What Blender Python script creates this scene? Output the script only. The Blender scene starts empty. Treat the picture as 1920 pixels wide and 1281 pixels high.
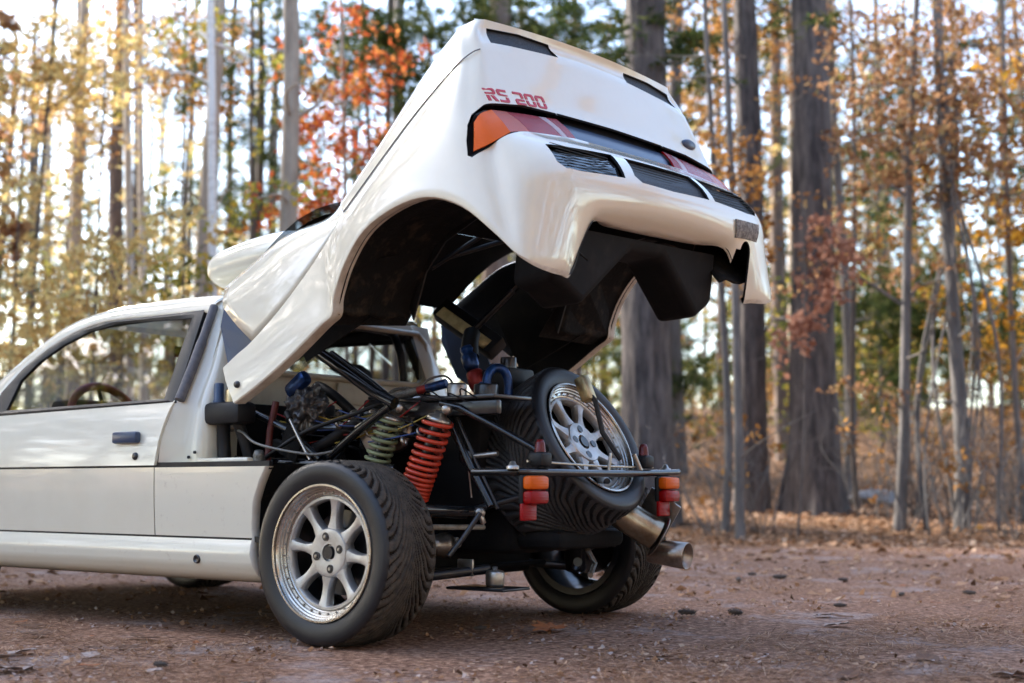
import bpy, bmesh, math, random
import numpy as np
from mathutils import Vector, Matrix, noise

# ------------------------------------------------------------------ camera, sky, sun, exposure
sc = bpy.context.scene
col = sc.collection
CAM = Vector((3.34619, -4.19413, 0.54107)); YAW = 0.6512395; PITCH = math.radians(6.0189)
fw = Vector((-math.sin(YAW), math.cos(YAW), 0)); rt = Vector((math.cos(YAW), math.sin(YAW), 0))
Fv = fw * math.cos(PITCH) + Vector((0, 0, 1)) * math.sin(PITCH)
Uv = rt.cross(Fv)
cd = bpy.data.cameras.new('camera'); cam = bpy.data.objects.new('camera', cd); col.objects.link(cam)
cam.matrix_world = Matrix(((rt.x, Uv.x, -Fv.x, CAM.x), (rt.y, Uv.y, -Fv.y, CAM.y), (rt.z, Uv.z, -Fv.z, CAM.z), (0, 0, 0, 1)))
cd.sensor_width = 36; cd.lens = 2569.035 / 1920 * 36; cd.clip_start = .05; cd.clip_end = 2000
cd.dof.use_dof = True; cd.dof.focus_distance = 4.95; cd.dof.aperture_fstop = 2.0
sc.camera = cam
SUN_EL, SUN_AZ = math.radians(34), math.radians(-97)      # azimuth from +Y towards +X
w = bpy.data.worlds.new('World'); sc.world = w; w.use_nodes = True
nt = w.node_tree; bg = nt.nodes['Background']
sky = nt.nodes.new('ShaderNodeTexSky'); sky.sky_type = 'NISHITA'; sky.sun_disc = False
sky.sun_elevation = SUN_EL; sky.sun_rotation = SUN_AZ
sky.air_density = 1.0; sky.dust_density = 1.6; sky.ozone_density = .8
nt.links.new(sky.outputs[0], bg.inputs[0]); bg.inputs[1].default_value = .15
sd = bpy.data.lights.new('sun', 'SUN'); sd.energy = 3.4; sd.angle = math.radians(6); sd.color = (1, .95, .88)
so = bpy.data.objects.new('sun', sd); col.objects.link(so)
sdir = Vector((math.sin(SUN_AZ) * math.cos(SUN_EL), math.cos(SUN_AZ) * math.cos(SUN_EL), math.sin(SUN_EL)))
so.rotation_euler = (-sdir).to_track_quat('-Z', 'Y').to_euler(); so.location = sdir * 50
sc.view_settings.view_transform = 'Standard'; sc.view_settings.look = 'None'
sc.view_settings.exposure = 2.25; sc.view_settings.gamma = 1
sc.cycles.use_denoising = True
try: sc.cycles.denoiser = 'OPENIMAGEDENOISE'
except Exception: pass
sc.cycles.max_bounces = 8; sc.cycles.transparent_max_bounces = 16
sc.cycles.caustics_reflective = False; sc.cycles.caustics_refractive = False

# ------------------------------------------------------------------ materials
MATS = {}
def nodes_of(name):
    m = bpy.data.materials.new(name); m.use_nodes = True; MATS[name] = m
    return m, m.node_tree, m.node_tree.nodes['Principled BSDF']
def mat(name, c, rough=.5, metal=0., c2=None, scale=8., detail=6., lo=.35, hi=.65, bump=0., bscale=None,
        coat=0., rough2=None, spec=.5, stretch=None):
    m, t, b = nodes_of(name)
    b.inputs['Roughness'].default_value = rough; b.inputs['Metallic'].default_value = metal
    b.inputs['Coat Weight'].default_value = coat; b.inputs['Coat Roughness'].default_value = .06
    b.inputs['Specular IOR Level'].default_value = spec
    b.inputs['Base Color'].default_value = (*c, 1)
    tc = t.nodes.new('ShaderNodeTexCoord'); vec = tc.outputs['Object']
    if stretch:
        mp = t.nodes.new('ShaderNodeMapping'); mp.inputs['Scale'].default_value = stretch
        t.links.new(vec, mp.inputs[0]); vec = mp.outputs[0]
    if c2 or rough2 is not None:
        n = t.nodes.new('ShaderNodeTexNoise'); n.inputs['Scale'].default_value = scale; n.inputs['Detail'].default_value = detail
        n.inputs['Roughness'].default_value = .65
        t.links.new(vec, n.inputs['Vector'])
        r = t.nodes.new('ShaderNodeValToRGB'); r.color_ramp.elements[0].position = lo; r.color_ramp.elements[1].position = hi
        t.links.new(n.outputs['Fac'], r.inputs[0])
        if c2:
            mx = t.nodes.new('ShaderNodeMix'); mx.data_type = 'RGBA'
            mx.inputs[6].default_value = (*c, 1); mx.inputs[7].default_value = (*c2, 1)
            t.links.new(r.outputs[0], mx.inputs[0]); t.links.new(mx.outputs[2], b.inputs['Base Color'])
        if rough2 is not None:
            mr = t.nodes.new('ShaderNodeMapRange'); mr.inputs[3].default_value = rough; mr.inputs[4].default_value = rough2
            t.links.new(r.outputs[0], mr.inputs[0]); t.links.new(mr.outputs[0], b.inputs['Roughness'])
    if bump:
        n2 = t.nodes.new('ShaderNodeTexNoise'); n2.inputs['Scale'].default_value = bscale or scale; n2.inputs['Detail'].default_value = 5
        t.links.new(vec, n2.inputs['Vector'])
        bp = t.nodes.new('ShaderNodeBump'); bp.inputs['Strength'].default_value = bump; bp.inputs['Distance'].default_value = .01
        t.links.new(n2.outputs['Fac'], bp.inputs['Height']); t.links.new(bp.outputs[0], b.inputs['Normal'])
    return m
def glass(name, tint, gloss=(1, 1, 1), ior=1.5):
    m, t, b = nodes_of(name); t.nodes.remove(b); out = t.nodes['Material Output']
    fr = t.nodes.new('ShaderNodeFresnel'); ge = t.nodes.new('ShaderNodeNewGeometry')      # a pane reflects alike from both sides
    mr = t.nodes.new('ShaderNodeMapRange'); mr.inputs[3].default_value = ior; mr.inputs[4].default_value = 1 / ior
    t.links.new(ge.outputs['Backfacing'], mr.inputs[0]); t.links.new(mr.outputs[0], fr.inputs[0])
    tr = t.nodes.new('ShaderNodeBsdfTransparent'); tr.inputs[0].default_value = (*tint, 1)
    gl = t.nodes.new('ShaderNodeBsdfGlossy'); gl.inputs['Roughness'].default_value = .015; gl.inputs[0].default_value = (*gloss, 1)
    mx = t.nodes.new('ShaderNodeMixShader'); t.links.new(fr.outputs[0], mx.inputs[0]); t.links.new(tr.outputs[0], mx.inputs[1]); t.links.new(gl.outputs[0], mx.inputs[2])
    t.links.new(mx.outputs[0], out.inputs[0]); return m
def leafmat(name, cols, trans=.5, rough=.6):
    """leaf: diffuse + translucent, colour varied per leaf through the vertex attribute 'rnd'"""
    m, t, b = nodes_of(name); t.nodes.remove(b); out = t.nodes['Material Output']
    at = t.nodes.new('ShaderNodeAttribute'); at.attribute_name = 'rnd'
    r = t.nodes.new('ShaderNodeValToRGB'); e = r.color_ramp.elements
    while len(e) < len(cols): e.new(.5)
    for i, c in enumerate(cols): e[i].position = i / (len(cols) - 1); e[i].color = (*c, 1)
    t.links.new(at.outputs['Fac'], r.inputs[0])
    d = t.nodes.new('ShaderNodeBsdfDiffuse'); l = t.nodes.new('ShaderNodeBsdfTranslucent')
    mx = t.nodes.new('ShaderNodeMixShader'); mx.inputs[0].default_value = trans
    t.links.new(r.outputs[0], d.inputs[0]); t.links.new(r.outputs[0], l.inputs[0])
    t.links.new(d.outputs[0], mx.inputs[1]); t.links.new(l.outputs[0], mx.inputs[2]); t.links.new(mx.outputs[0], out.inputs[0]); return m
def lens(name, c, emit=0):
    m, t, b = nodes_of(name)
    b.inputs['Base Color'].default_value = (*c, 1); b.inputs['Roughness'].default_value = .22; b.inputs['Coat Weight'].default_value = .08; b.inputs['Specular IOR Level'].default_value = .22
    tc = t.nodes.new('ShaderNodeTexCoord'); wv = t.nodes.new('ShaderNodeTexWave'); wv.inputs['Scale'].default_value = 60; wv.bands_direction = 'Z'
    t.links.new(tc.outputs['Object'], wv.inputs[0])
    bp = t.nodes.new('ShaderNodeBump'); bp.inputs['Strength'].default_value = .25; bp.inputs['Distance'].default_value = .004
    t.links.new(wv.outputs['Fac'], bp.inputs['Height']); t.links.new(bp.outputs[0], b.inputs['Normal']); return m

mat('paint', (.78, .745, .605), .20, 0, (.73, .685, .54), 3.0, 6, .45, .85, coat=1.0, rough2=.30, bump=.012, bscale=7)
mat('paint_low', (.78, .745, .605), .22, 0, (.42, .35, .26), 34, 9, .60, .80, coat=.8, rough2=.5, bump=.012, bscale=7)
mat('paint_flange', (.70, .66, .57), .5, 0, (.42, .36, .27), 14, 6, .4, .75, bump=.05, bscale=60)
mat('cream', (.66, .62, .52), .45, 0, (.45, .38, .28), 6, 6, .45, .8)
mat('black_plastic', (.008, .009, .011), .5, 0, (.022, .021, .020), 10, 6, .45, .75, bump=.03, bscale=90, spec=.35)
mat('black_gloss', (.010, .011, .013), .16, 0, (.03, .03, .03), 14, 5, .5, .8, coat=.4)
mat('black_matte', (.006, .006, .007), .75, 0, (.022, .020, .018), 9, 7, .5, .8, spec=.22)
mat('dusty_black', (.014, .013, .013), .7, 0, (.16, .125, .09), 7, 8, .48, .78, bump=.2, bscale=70)
mat('mud_black', (.008, .008, .008), .85, 0, (.075, .056, .038), 13, 9, .52, .78, bump=.35, bscale=60, spec=.2)
mat('sheen_blue', (.035, .065, .13), .28, 0, (.04, .06, .11), 5)  # intake duct's blue is reflected sky put into the base colour
mat('black_metal', (.016, .017, .020), .28, .0, (.05, .045, .04), 16, 6, .5, .8, coat=.35)
mat('alloy', (.56, .56, .55), .38, .85, (.40, .36, .30), 16, 7, .42, .8, rough2=.55, bump=.03, bscale=90)
mat('alloy_lip', (.58, .56, .52), .20, 1., (.40, .34, .27), 9, 7, .40, .72, rough2=.45)
mat('steel', (.52, .50, .46), .34, .9, (.30, .25, .19), 22, 6, .4, .75)
mat('shaft_white', (.55, .55, .50), .5, .2, (.30, .27, .22), 14)
mat('gold_metal', (.60, .47, .26), .36, .9, (.24, .16, .08), 13, 7, .42, .72)
mat('exhaust_tip', (.40, .34, .29), .30, .95, (.13, .09, .065), 12, 7, .42, .75)
mat('exhaust_can', (.50, .43, .32), .30, .95, (.20, .14, .085), 9, 8, .42, .74)
mat('foil', (.10, .10, .105), .38, .6, (.35, .34, .32), 14, 8, .52, .75)
mat('beacon_red', (.16, .012, .012), .3, 0, (.10, .01, .01), 20)
mat('wire_red', (.35, .02, .02), .5); mat('wire_yellow', (.45, .33, .05), .5); mat('wire_blue', (.04, .09, .3), .5)
mat('rubber', (.008, .009, .012), .42, 0, (.026, .025, .025), 5, 8, .4, .8, bump=.05, bscale=120)
mat('tread', (.026, .023, .021), .8, 0, (.095, .075, .054), 30, 9, .32, .68, bump=.25, bscale=190)
mat('groove', (.012, .011, .010), .95, 0, (.035, .028, .022), 40, spec=.15)
mat('spare_tread', (.026, .027, .030), .55, 0, (.055, .052, .048), 14, 8, .45, .75, bump=.1, bscale=120)
mat('spring_green', (.27, .31, .16), .45, 0, (.14, .15, .085), 30, 6, .45, .8)
mat('spring_red', (.58, .050, .018), .36, 0, (.20, .035, .018), 26, 7, .48, .8, coat=.2)
mat('blue_anod', (.018, .075, .26), .32, .6, (.02, .035, .09), 25)
mat('red_hose', (.14, .018, .016), .5, 0, (.07, .015, .012), 20)
mat('red_anod', (.36, .035, .03), .38, .5, (.18, .025, .02), 25)
mat('hose_braid', (.26, .25, .23), .45, .5, (.12, .115, .10), 160, 3)
mat('red_paint', (.50, .022, .045), .4, 0)
mat('wheel_leather', (.42, .075, .045), .5, 0, (.20, .035, .03), 12)
mat('interior', (.018, .018, .020), .75, 0, (.035, .033, .032), 12)
mat('gray_seal', (.10, .10, .11), .7, 0, (.16, .15, .15), 40)
mat('mesh_black', (.012, .014, .018), .6, 0, (.05, .055, .062), 260, 2, .45, .6)
mat('cloth_dark', (.05, .05, .055), .8, 0, (.20, .19, .17), 9, 7, .45, .7)
mat('primer_patch', (.30, .28, .25), .7, 0, (.12, .11, .10), 60, 8, .4, .6)
lens('lens_red', (.30, .002, .003)); lens('lens_amber', (.72, .12, .005)); lens('lens_clear', (.50, .38, .40)); lens('lens_pink', (.48, .10, .055))
glass('window_glass', (.66, .69, .70), (.98, .99, 1), 2.2); glass('dark_glass', (.16, .18, .19), (.95, .98, 1), 1.65); glass('screen_glass', (.86, .86, .84), (1, 1, 1), 1.45)

# ------------------------------------------------------------------ helpers
def link(o, parent=None):
    col.objects.link(o)
    if parent is not None: o.parent = parent
    return o
def mesh(name, V, F, m, parent=None, smooth=True, mats=None, mi=None, sharp=None):
    me = bpy.data.meshes.new(name); me.from_pydata([tuple(map(float, v)) for v in V], [], [tuple(map(int, f)) for f in F])
    for x in ([m] if not mats else mats): me.materials.append(MATS[x])
    if mi is not None: me.polygons.foreach_set('material_index', mi)
    if smooth: me.polygons.foreach_set('use_smooth', [True] * len(me.polygons))
    me.update()
    if sharp is not None and smooth:
        try: me.set_sharp_from_angle(angle=math.radians(sharp))
        except Exception: pass
    return link(bpy.data.objects.new(name, me), parent)
def empty(name, loc=(0, 0, 0), parent=None):
    o = bpy.data.objects.new(name, None); o.location = loc; o.empty_display_size = .1; return link(o, parent)
def tag(o, label, cat=None, group=None, kind=None):
    o['label'] = label
    if cat: o['category'] = cat
    if group: o['group'] = group
    if kind: o['kind'] = kind
    return o
class MB:
    """collects shapes that make up ONE part"""
    def __init__(s): s.V = []; s.F = []; s.M = []
    def add(s, V, F, mi=0):
        k = len(s.V); s.V += [tuple(v) for v in V]; s.F += [tuple(i + k for i in f) for f in F]; s.M += [mi] * len(F); return s
    def build(s, name, m, parent=None, smooth=True, sharp=35):
        ms = m if isinstance(m, (list, tuple)) else [m]
        return mesh(name, s.V, s.F, None, parent, smooth, mats=list(ms), mi=s.M, sharp=sharp)
def frame(d):
    d = Vector(d).normalized(); a = Vector((0, 0, 1)) if abs(d.z) < .9 else Vector((1, 0, 0))
    x = a.cross(d).normalized(); return x, d.cross(x), d
def crv(P, n):
    P = np.asarray(P, float); N = len(P)
    E = np.concatenate([2 * P[:1] - P[1:2], P, 2 * P[-1:] - P[-2:-1]]); out = []
    for i in range(N - 1):
        a, b, c, d = E[i], E[i + 1], E[i + 2], E[i + 3]
        for k in range(n):
            t = k / n
            out.append(.5 * (2 * b + (c - a) * t + (2 * a - 5 * b + 4 * c - d) * t * t + (3 * b - a - 3 * c + d) * t ** 3))
    out.append(P[-1]); return np.array(out)
def tube_vf(P, r, n=10, cap=True):
    P = [Vector(p) for p in P]; R = [r] * len(P) if np.isscalar(r) else list(r); V = []; F = []
    x = None
    for i, p in enumerate(P):
        d = (P[min(i + 1, len(P) - 1)] - P[max(i - 1, 0)])
        if d.length < 1e-9: d = Vector((0, 0, 1))
        d.normalize()
        if x is None: x = frame(d)[0]
        else:
            x = x - d * x.dot(d)
            x = x.normalized() if x.length > 1e-6 else frame(d)[0]
        y = d.cross(x)
        for k in range(n):
            a = 2 * math.pi * k / n; V.append(p + (x * math.cos(a) + y * math.sin(a)) * R[i])
    for i in range(len(P) - 1):
        for k in range(n):
            F.append((i * n + k, i * n + (k + 1) % n, (i + 1) * n + (k + 1) % n, (i + 1) * n + k))
    if cap: F.append(tuple(range(n))[::-1]); F.append(tuple((len(P) - 1) * n + k for k in range(n)))
    return V, F
def tube(name, P, r, m, parent, n=10, spl=0, sharp=50):
    if spl: P = crv(P, spl)
    V, F = tube_vf(P, r, n); return mesh(name, V, F, m, parent, True, sharp=sharp)
def box_vf(c, s, R=None, bev=.0):
    bm = bmesh.new(); bmesh.ops.create_cube(bm, size=1)
    bmesh.ops.scale(bm, vec=s, verts=bm.verts)
    if bev: bmesh.ops.bevel(bm, geom=bm.edges[:], offset=min(bev, min(s) * .45), segments=2, affect='EDGES', profile=.5)
    if R is not None: bmesh.ops.rotate(bm, cent=(0, 0, 0), matrix=R, verts=bm.verts)
    bmesh.ops.translate(bm, vec=c, verts=bm.verts); bm.verts.index_update()
    V = [v.co.copy() for v in bm.verts]; F = [[v.index for v in f.verts] for f in bm.faces]; bm.free(); return V, F
def box(name, c, s, m, parent, rot=None, bev=.006):
    R = Matrix.Rotation(rot[2], 3, 'Z') @ Matrix.Rotation(rot[1], 3, 'Y') @ Matrix.Rotation(rot[0], 3, 'X') if rot else None
    V, F = box_vf(c, s, R, bev); return mesh(name, V, F, m, parent, True, sharp=40)
def lathe_vf(prof, o, d, n=32, closed=False):
    """prof: list of (radius, distance along d)"""
    x, y, z = frame(d); o = Vector(o); V = []; F = []
    for r, h in prof:
        for k in range(n):
            a = 2 * math.pi * k / n; V.append(o + z * h + (x * math.cos(a) + y * math.sin(a)) * r)
    L = len(prof)
    for i in range(L if closed else L - 1):
        j = (i + 1) % L
        for k in range(n): F.append((i * n + k, i * n + (k + 1) % n, j * n + (k + 1) % n, j * n + k))
    return V, F
def lathe(name, prof, o, d, m, parent, n=32, closed=False, sharp=35):
    V, F = lathe_vf(prof, o, d, n, closed); return mesh(name, V, F, m, parent, True, sharp=sharp)
def grid_vf(G):
    R, C = G.shape[:2]; V = G.reshape(-1, 3)
    F = [(i * C + j, i * C + j + 1, (i + 1) * C + j + 1, (i + 1) * C + j) for i in range(R - 1) for j in range(C - 1)]
    return V, F
def refine(G, nr, nc):
    G = np.array([crv(r, nc) for r in G]) if nc > 1 else np.asarray(G, float)
    return np.array([crv(c, nr) for c in G.transpose(1, 0, 2)]).transpose(1, 0, 2) if nr > 1 else G
def plate_vf(P, n, t):
    """closed outline P (3-D), thickness t along -n"""
    P = [Vector(p) for p in P]; n = Vector(n).normalized(); k = len(P)
    V = P + [p - n * t for p in P]
    F = [tuple(range(k)), tuple(range(2 * k - 1, k - 1, -1))] + [(i, i + k, (i + 1) % k + k, (i + 1) % k) for i in range(k)]
    return V, F
def poly_normal(P):
    n = Vector((0, 0, 0)); P = [Vector(p) for p in P]
    for i in range(len(P)): n += P[i].cross(P[(i + 1) % len(P)])
    return n.normalized()
def plate(name, P, t, m, parent, n=None, smooth=False):
    n = n or poly_normal(P); V, F = plate_vf(P, n, t); return mesh(name, V, F, m, parent, smooth)
def apply_mods(o):
    dg = bpy.context.evaluated_depsgraph_get(); me = bpy.data.meshes.new_from_object(o.evaluated_get(dg))
    old = o.data; o.modifiers.clear(); o.data = me; me.name = o.name; bpy.data.meshes.remove(old)
def helix_pts(a, b, r, turns, n=22, pitchf=None):
    a, b = Vector(a), Vector(b); x, y, z = frame(b - a); L = (b - a).length; out = []
    N = int(turns * n)
    for i in range(N + 1):
        t = i / N; h = pitchf(t) if pitchf else t; an = 2 * math.pi * turns * t
        out.append(a + z * L * h + (x * math.cos(an) + y * math.sin(an)) * r)
    return out

# ================================================================== THE CAR (x rearwards, y away from the near side, rear axle at x = 0)
car = tag(empty('rally_car'), 'white two-seat rally car with its rear clamshell bodywork tipped open', 'car')

# ------------------------------------------------------------------ rear clamshell, drawn open
K_TW = .037                                    # the open shell sits a little twisted on its stay
def tw(P): return Vector((P[0], P[1], P[2] + K_TW * P[1]))
def twist(V): V = np.array(V, float); V[..., 2] += K_TW * V[..., 1]; return V
C_T = [(-.543, -.845, 1.004), (-.472, -.84, 1.051), (-.401, -.835, 1.094), (-.259, -.82, 1.214), (-.13, -.79, 1.365), (-.065, -.765, 1.472), (-.038, -.74, 1.537), (.102, -.74, 1.664), (.251, -.74, 1.797), (.395, -.74, 1.913), (.488, -.74, 1.978), (.5275, -.715, 2.0145), (.543, -.69, 2.029)]
C_B = [(-.452, -.865, .869), (-.308, -.87, .938), (-.158, -.872, 1.024), (-.013, -.875, 1.119), (.045, -.877, 1.155), (.057, -.88, 1.218), (.105, -.882, 1.324), (.197, -.884, 1.429), (.337, -.885, 1.491), (.476, -.885, 1.507), (.611, -.88, 1.464), (.729, -.87, 1.373), (.802, -.85, 1.3)]
C_W = [(-.15, -.64, 1.593), (.008, -.64, 1.755), (.16, -.64, 1.916), (.309, -.64, 2.063), (.405, -.64, 2.139), (.448, -.635, 2.16), (.475, -.63, 2.167)]
FR = [0, .15, .32, .44, .55, .67, .83, 1]
WS = [.65, .58, .52, .45, .3, .15, 0]
REAR = [(.535, 2.111, 2.062, 0), (.577, 1.98, 1.945, 0), (.623, 1.85, 1.828, 0), (.697, 1.758, 1.74, .005), (.812, 1.686, 1.674, .02), (.879, 1.596, 1.582, .013), (.880, 1.50, 1.47, .010)]
BOT = [(.855, 1.25), (.832, 1.256), (.836, 1.36), (.835, 1.437), (.822, 1.44), (.814, 1.44), (.812, 1.44)]
def bez(a, c, b, ts): a, b, c = map(np.asarray, (a, b, c)); return [(1 - t) ** 2 * a + 2 * t * (1 - t) * c + t * t * b for t in ts]
def clam_half():
    Ta, Ba = np.array(C_T), np.array(C_B); rows = []
    for r, f in enumerate(FR):
        side = []
        for i in range(13):
            p = Ta[i] + f * (Ba[i] - Ta[i]); g = min(1, max(0, (i - 4) / 4))
            side.append(p + np.array([0, -.030 * g * math.sin(math.pi * f) - .008 * math.sin(math.pi * f), 0]))
        S = side[-1]
        if r < 7:
            x0, z0, z65, sw = REAR[r]
            rear = [np.array([x0 - sw * (q / .65) ** 2, -q, z0 + (z65 - z0) * (q / .65) ** 2]) for q in WS]
        else: rear = [np.array([x, -q, z]) for (x, z), q in zip(BOT, WS)]
        R = rear[0]
        c = np.array([R[0] * .9 + S[0] * .1 + .004, S[1] * .93 + R[1] * .07, .5 * (R[2] + S[2])])
        if r == 7: c = np.array([.882, -.845, 1.245])
        row = side + bez(S, c, R, (.25, .5, .75)) + rear
        if r < 3:
            for _ in range(2):
                for i in range(11, 18): row[i] = .25 * row[i - 1] + .5 * row[i] + .25 * row[i + 1]
        rows.append(row)
    fl = []
    for i, p in enumerate(rows[7]):
        if i < 13: q = p + np.array([0, .05, 0])
        elif i < 16: k = (i - 12) / 4; q = p + np.array([-.05 * k, .05 * (1 - k * .5), .004])
        else: k = .006 if 17 <= i <= 19 else .05; q = p + np.array([-k, 0, .004])
        fl.append(q)
    rows.append(fl); return np.array(rows)
def clam_band():
    side = [np.array(q) for q in C_W]
    rear = [np.array([.498 + .02 * (1 - (q / .65) ** 2), -q * .93, 2.162 + .014 * (1 - (q / .65) ** 2)]) for q in WS]
    top = np.array(side + bez(side[-1], np.array([.497, -.628, 2.158]), rear[0], (.25, .5, .75)) + rear)
    low = clam_half()[0][6:]
    for _ in range(2):
        for i in range(5, 10): top[i] = .25 * top[i - 1] + .5 * top[i] + .25 * top[i + 1]
    mid = (top + low) / 2
    for i in range(len(mid)):
        k = min(1, max(0, (i - 6) / 3)); mid[i] += np.array([-.016 * k, -.012 * (1 - k), .012 * (1 - k)])
    return np.array([top, mid, low])
def mirror(G): return np.concatenate([G, G[:, ::-1][:, 1:] * np.array([1, -1, 1])], 1)
def weld(o, d=.0015):
    bm = bmesh.new(); bm.from_mesh(o.data); bmesh.ops.remove_doubles(bm, verts=bm.verts, dist=d)
    bmesh.ops.recalc_face_normals(bm, faces=bm.faces); bm.to_mesh(o.data); bm.free()

NR = 4
half = clam_half(); G = refine(mirror(half), NR, 4); Bn = refine(mirror(clam_band()), NR, 4)
sb = MB()
V, F = grid_vf(twist(G)); nf = len(F)
C = G.shape[1]; mi = [1 if (k // (C - 1)) >= 7 * NR else 0 for k in range(nf)]
sb.add(V, F); sb.M = mi
V, F = grid_vf(twist(Bn)); sb.add(V, F)
# top deck from the buttresses across to the spoiler lip
top = Bn[0]; nc = 6 * 4
dk = []
for i in range(nc + 1):
    a, b = top[i], top[-1 - i]; row = []
    for k in range(17):
        t = k / 16; p = a * (1 - t) + b * t; s = math.sin(math.pi * t)
        row.append(p + np.array([.05 * s * (1 - i / nc), 0, -.03 * s * (1 - i / nc) + .004 * s]))
    dk.append(row)
rr = top[nc:len(top) - nc]; idx = np.linspace(0, len(rr) - 1, 17)
last = [rr[int(i)] * (1 - i % 1) + rr[min(len(rr) - 1, int(i) + 1)] * (i % 1) for i in idx]
dk.append([.5 * (np.array(p) + np.array(q)) + np.array([0, 0, .006]) for p, q in zip(dk[-1], last)])
V, F = grid_vf(twist(np.array(dk))); sb.add(V, F)
fs = []
for i in range(len(rr) - 1): pass
shell = sb.build('rear_clamshell', ['paint', 'paint_flange', 'black_plastic'], car)
# closing strip between the last deck row and the lip edge
st = [twist(np.array(dk[-1])), twist(np.array(last))]
me2 = MB(); me2.V = [tuple(v.co) for v in shell.data.vertices]; me2.F = [tuple(p.vertices) for p in shell.data.polygons]; me2.M = [p.material_index for p in shell.data.polygons]
V, F = grid_vf(np.array(st)); me2.add(V, F)
bpy.data.objects.remove(shell)
shell = me2.build('rear_clamshell', ['paint', 'paint_flange', 'black_plastic'], car, sharp=None)
weld(shell)
# make the outside face outwards
bm = bmesh.new(); bm.from_mesh(shell.data); bm.faces.ensure_lookup_table()
f0 = max(bm.faces, key=lambda f: f.calc_center_median().x + .2 * f.calc_center_median().z)
if f0.normal.x < 0: bmesh.ops.reverse_faces(bm, faces=bm.faces)
bm.to_mesh(shell.data); bm.free()
sol = shell.modifiers.new('s', 'SOLIDIFY'); sol.thickness = .009; sol.offset = -1; sol.material_offset = 2; sol.material_offset_rim = 1; sol.use_even_offset = False
apply_mods(shell)
for p in shell.data.polygons: p.use_smooth = True

LAMP = [(.637, -.854, 1.64), (.624, -.843, 1.692), (.619, -.827, 1.749), (.628, -.807, 1.795), (.628, -.758, 1.819), (.617, -.553, 1.847), (.617, -.367, 1.855), (.641, -.340, 1.815), (.691, -.342, 1.757), (.701, -.515, 1.742), (.707, -.688, 1.723), (.713, -.795, 1.688), (.681, -.833, 1.656), (.654, -.851, 1.634)]
VENT = [(.794, -.668, 1.669), (.793, -.279, 1.695), (.844, -.300, 1.646), (.874, -.312, 1.596), (.87, -.572, 1.583), (.866, -.651, 1.582), (.851, -.681, 1.6)]
VMID = [(.797, -.205, 1.694), (.797, .245, 1.694), (.846, .262, 1.645), (.876, .266, 1.596), (.881, 0, 1.590), (.878, -.208, 1.594), (.867, -.243, 1.615)]
SLOT = [(.498, -.603, 2.132), (.506, -.436, 2.149), (.509, -.253, 2.15), (.536, -.231, 2.102), (.536, -.444, 2.086), (.531, -.62, 2.071)]
MIDB = [(.617, -.345, 1.856), (.622, 0, 1.853), (.617, .345, 1.856), (.691, .330, 1.757), (.697, 0, 1.758), (.691, -.330, 1.757)]
mir = lambda P: [(x, -y, z) for x, y, z in P][::-1]
def outward(P):
    n = poly_normal([tw(p) for p in P]); return n if n.x > 0 else -n
def cutter(P, dep=.05, out=.05, grow=0.):
    n = outward(P); c = sum((tw(p) for p in P), Vector()) / len(P)
    Q = [tw(p) + (tw(p) - c).normalized() * grow + n * out for p in P]
    V, F = plate_vf(Q, n, dep + out); o = mesh('cut', V, F, 'black_plastic', None, False)
    bm = bmesh.new(); bm.from_mesh(o.data); bmesh.ops.triangulate(bm, faces=bm.faces); bmesh.ops.recalc_face_normals(bm, faces=bm.faces); bm.to_mesh(o.data); bm.free(); return o
cuts = [cutter(P, .05, .09, g) for P, g in ((LAMP, .006), (mir(LAMP), .006), (MIDB, .012), (VENT, 0), (mir(VENT), 0), (VMID, 0), (SLOT, 0), (mir(SLOT), 0))]
# round notch for the tail pipe in the far part of the bumper
V, F = tube_vf([tw((.56, .565, 1.435)), tw((1.1, .565, 1.435))], .036, 20); cuts.append(mesh('cut', V, F, 'black_plastic', None, False))
V, F = box_vf(tw((.86, .552, 1.315)), (.3, .100, .24)); cuts.append(mesh('cut', V, F, 'black_plastic', None, False))
for c in cuts:
    b = shell.modifiers.new('b', 'BOOLEAN'); b.operation = 'DIFFERENCE'; b.object = c; b.solver = 'FAST'
apply_mods(shell)
for c in cuts: me = c.data; bpy.data.objects.remove(c); bpy.data.meshes.remove(me)
try: shell.data.set_sharp_from_angle(angle=math.radians(32))
except Exception: pass
tag(shell, 'white rear clamshell raised on its front hinges')

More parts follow.
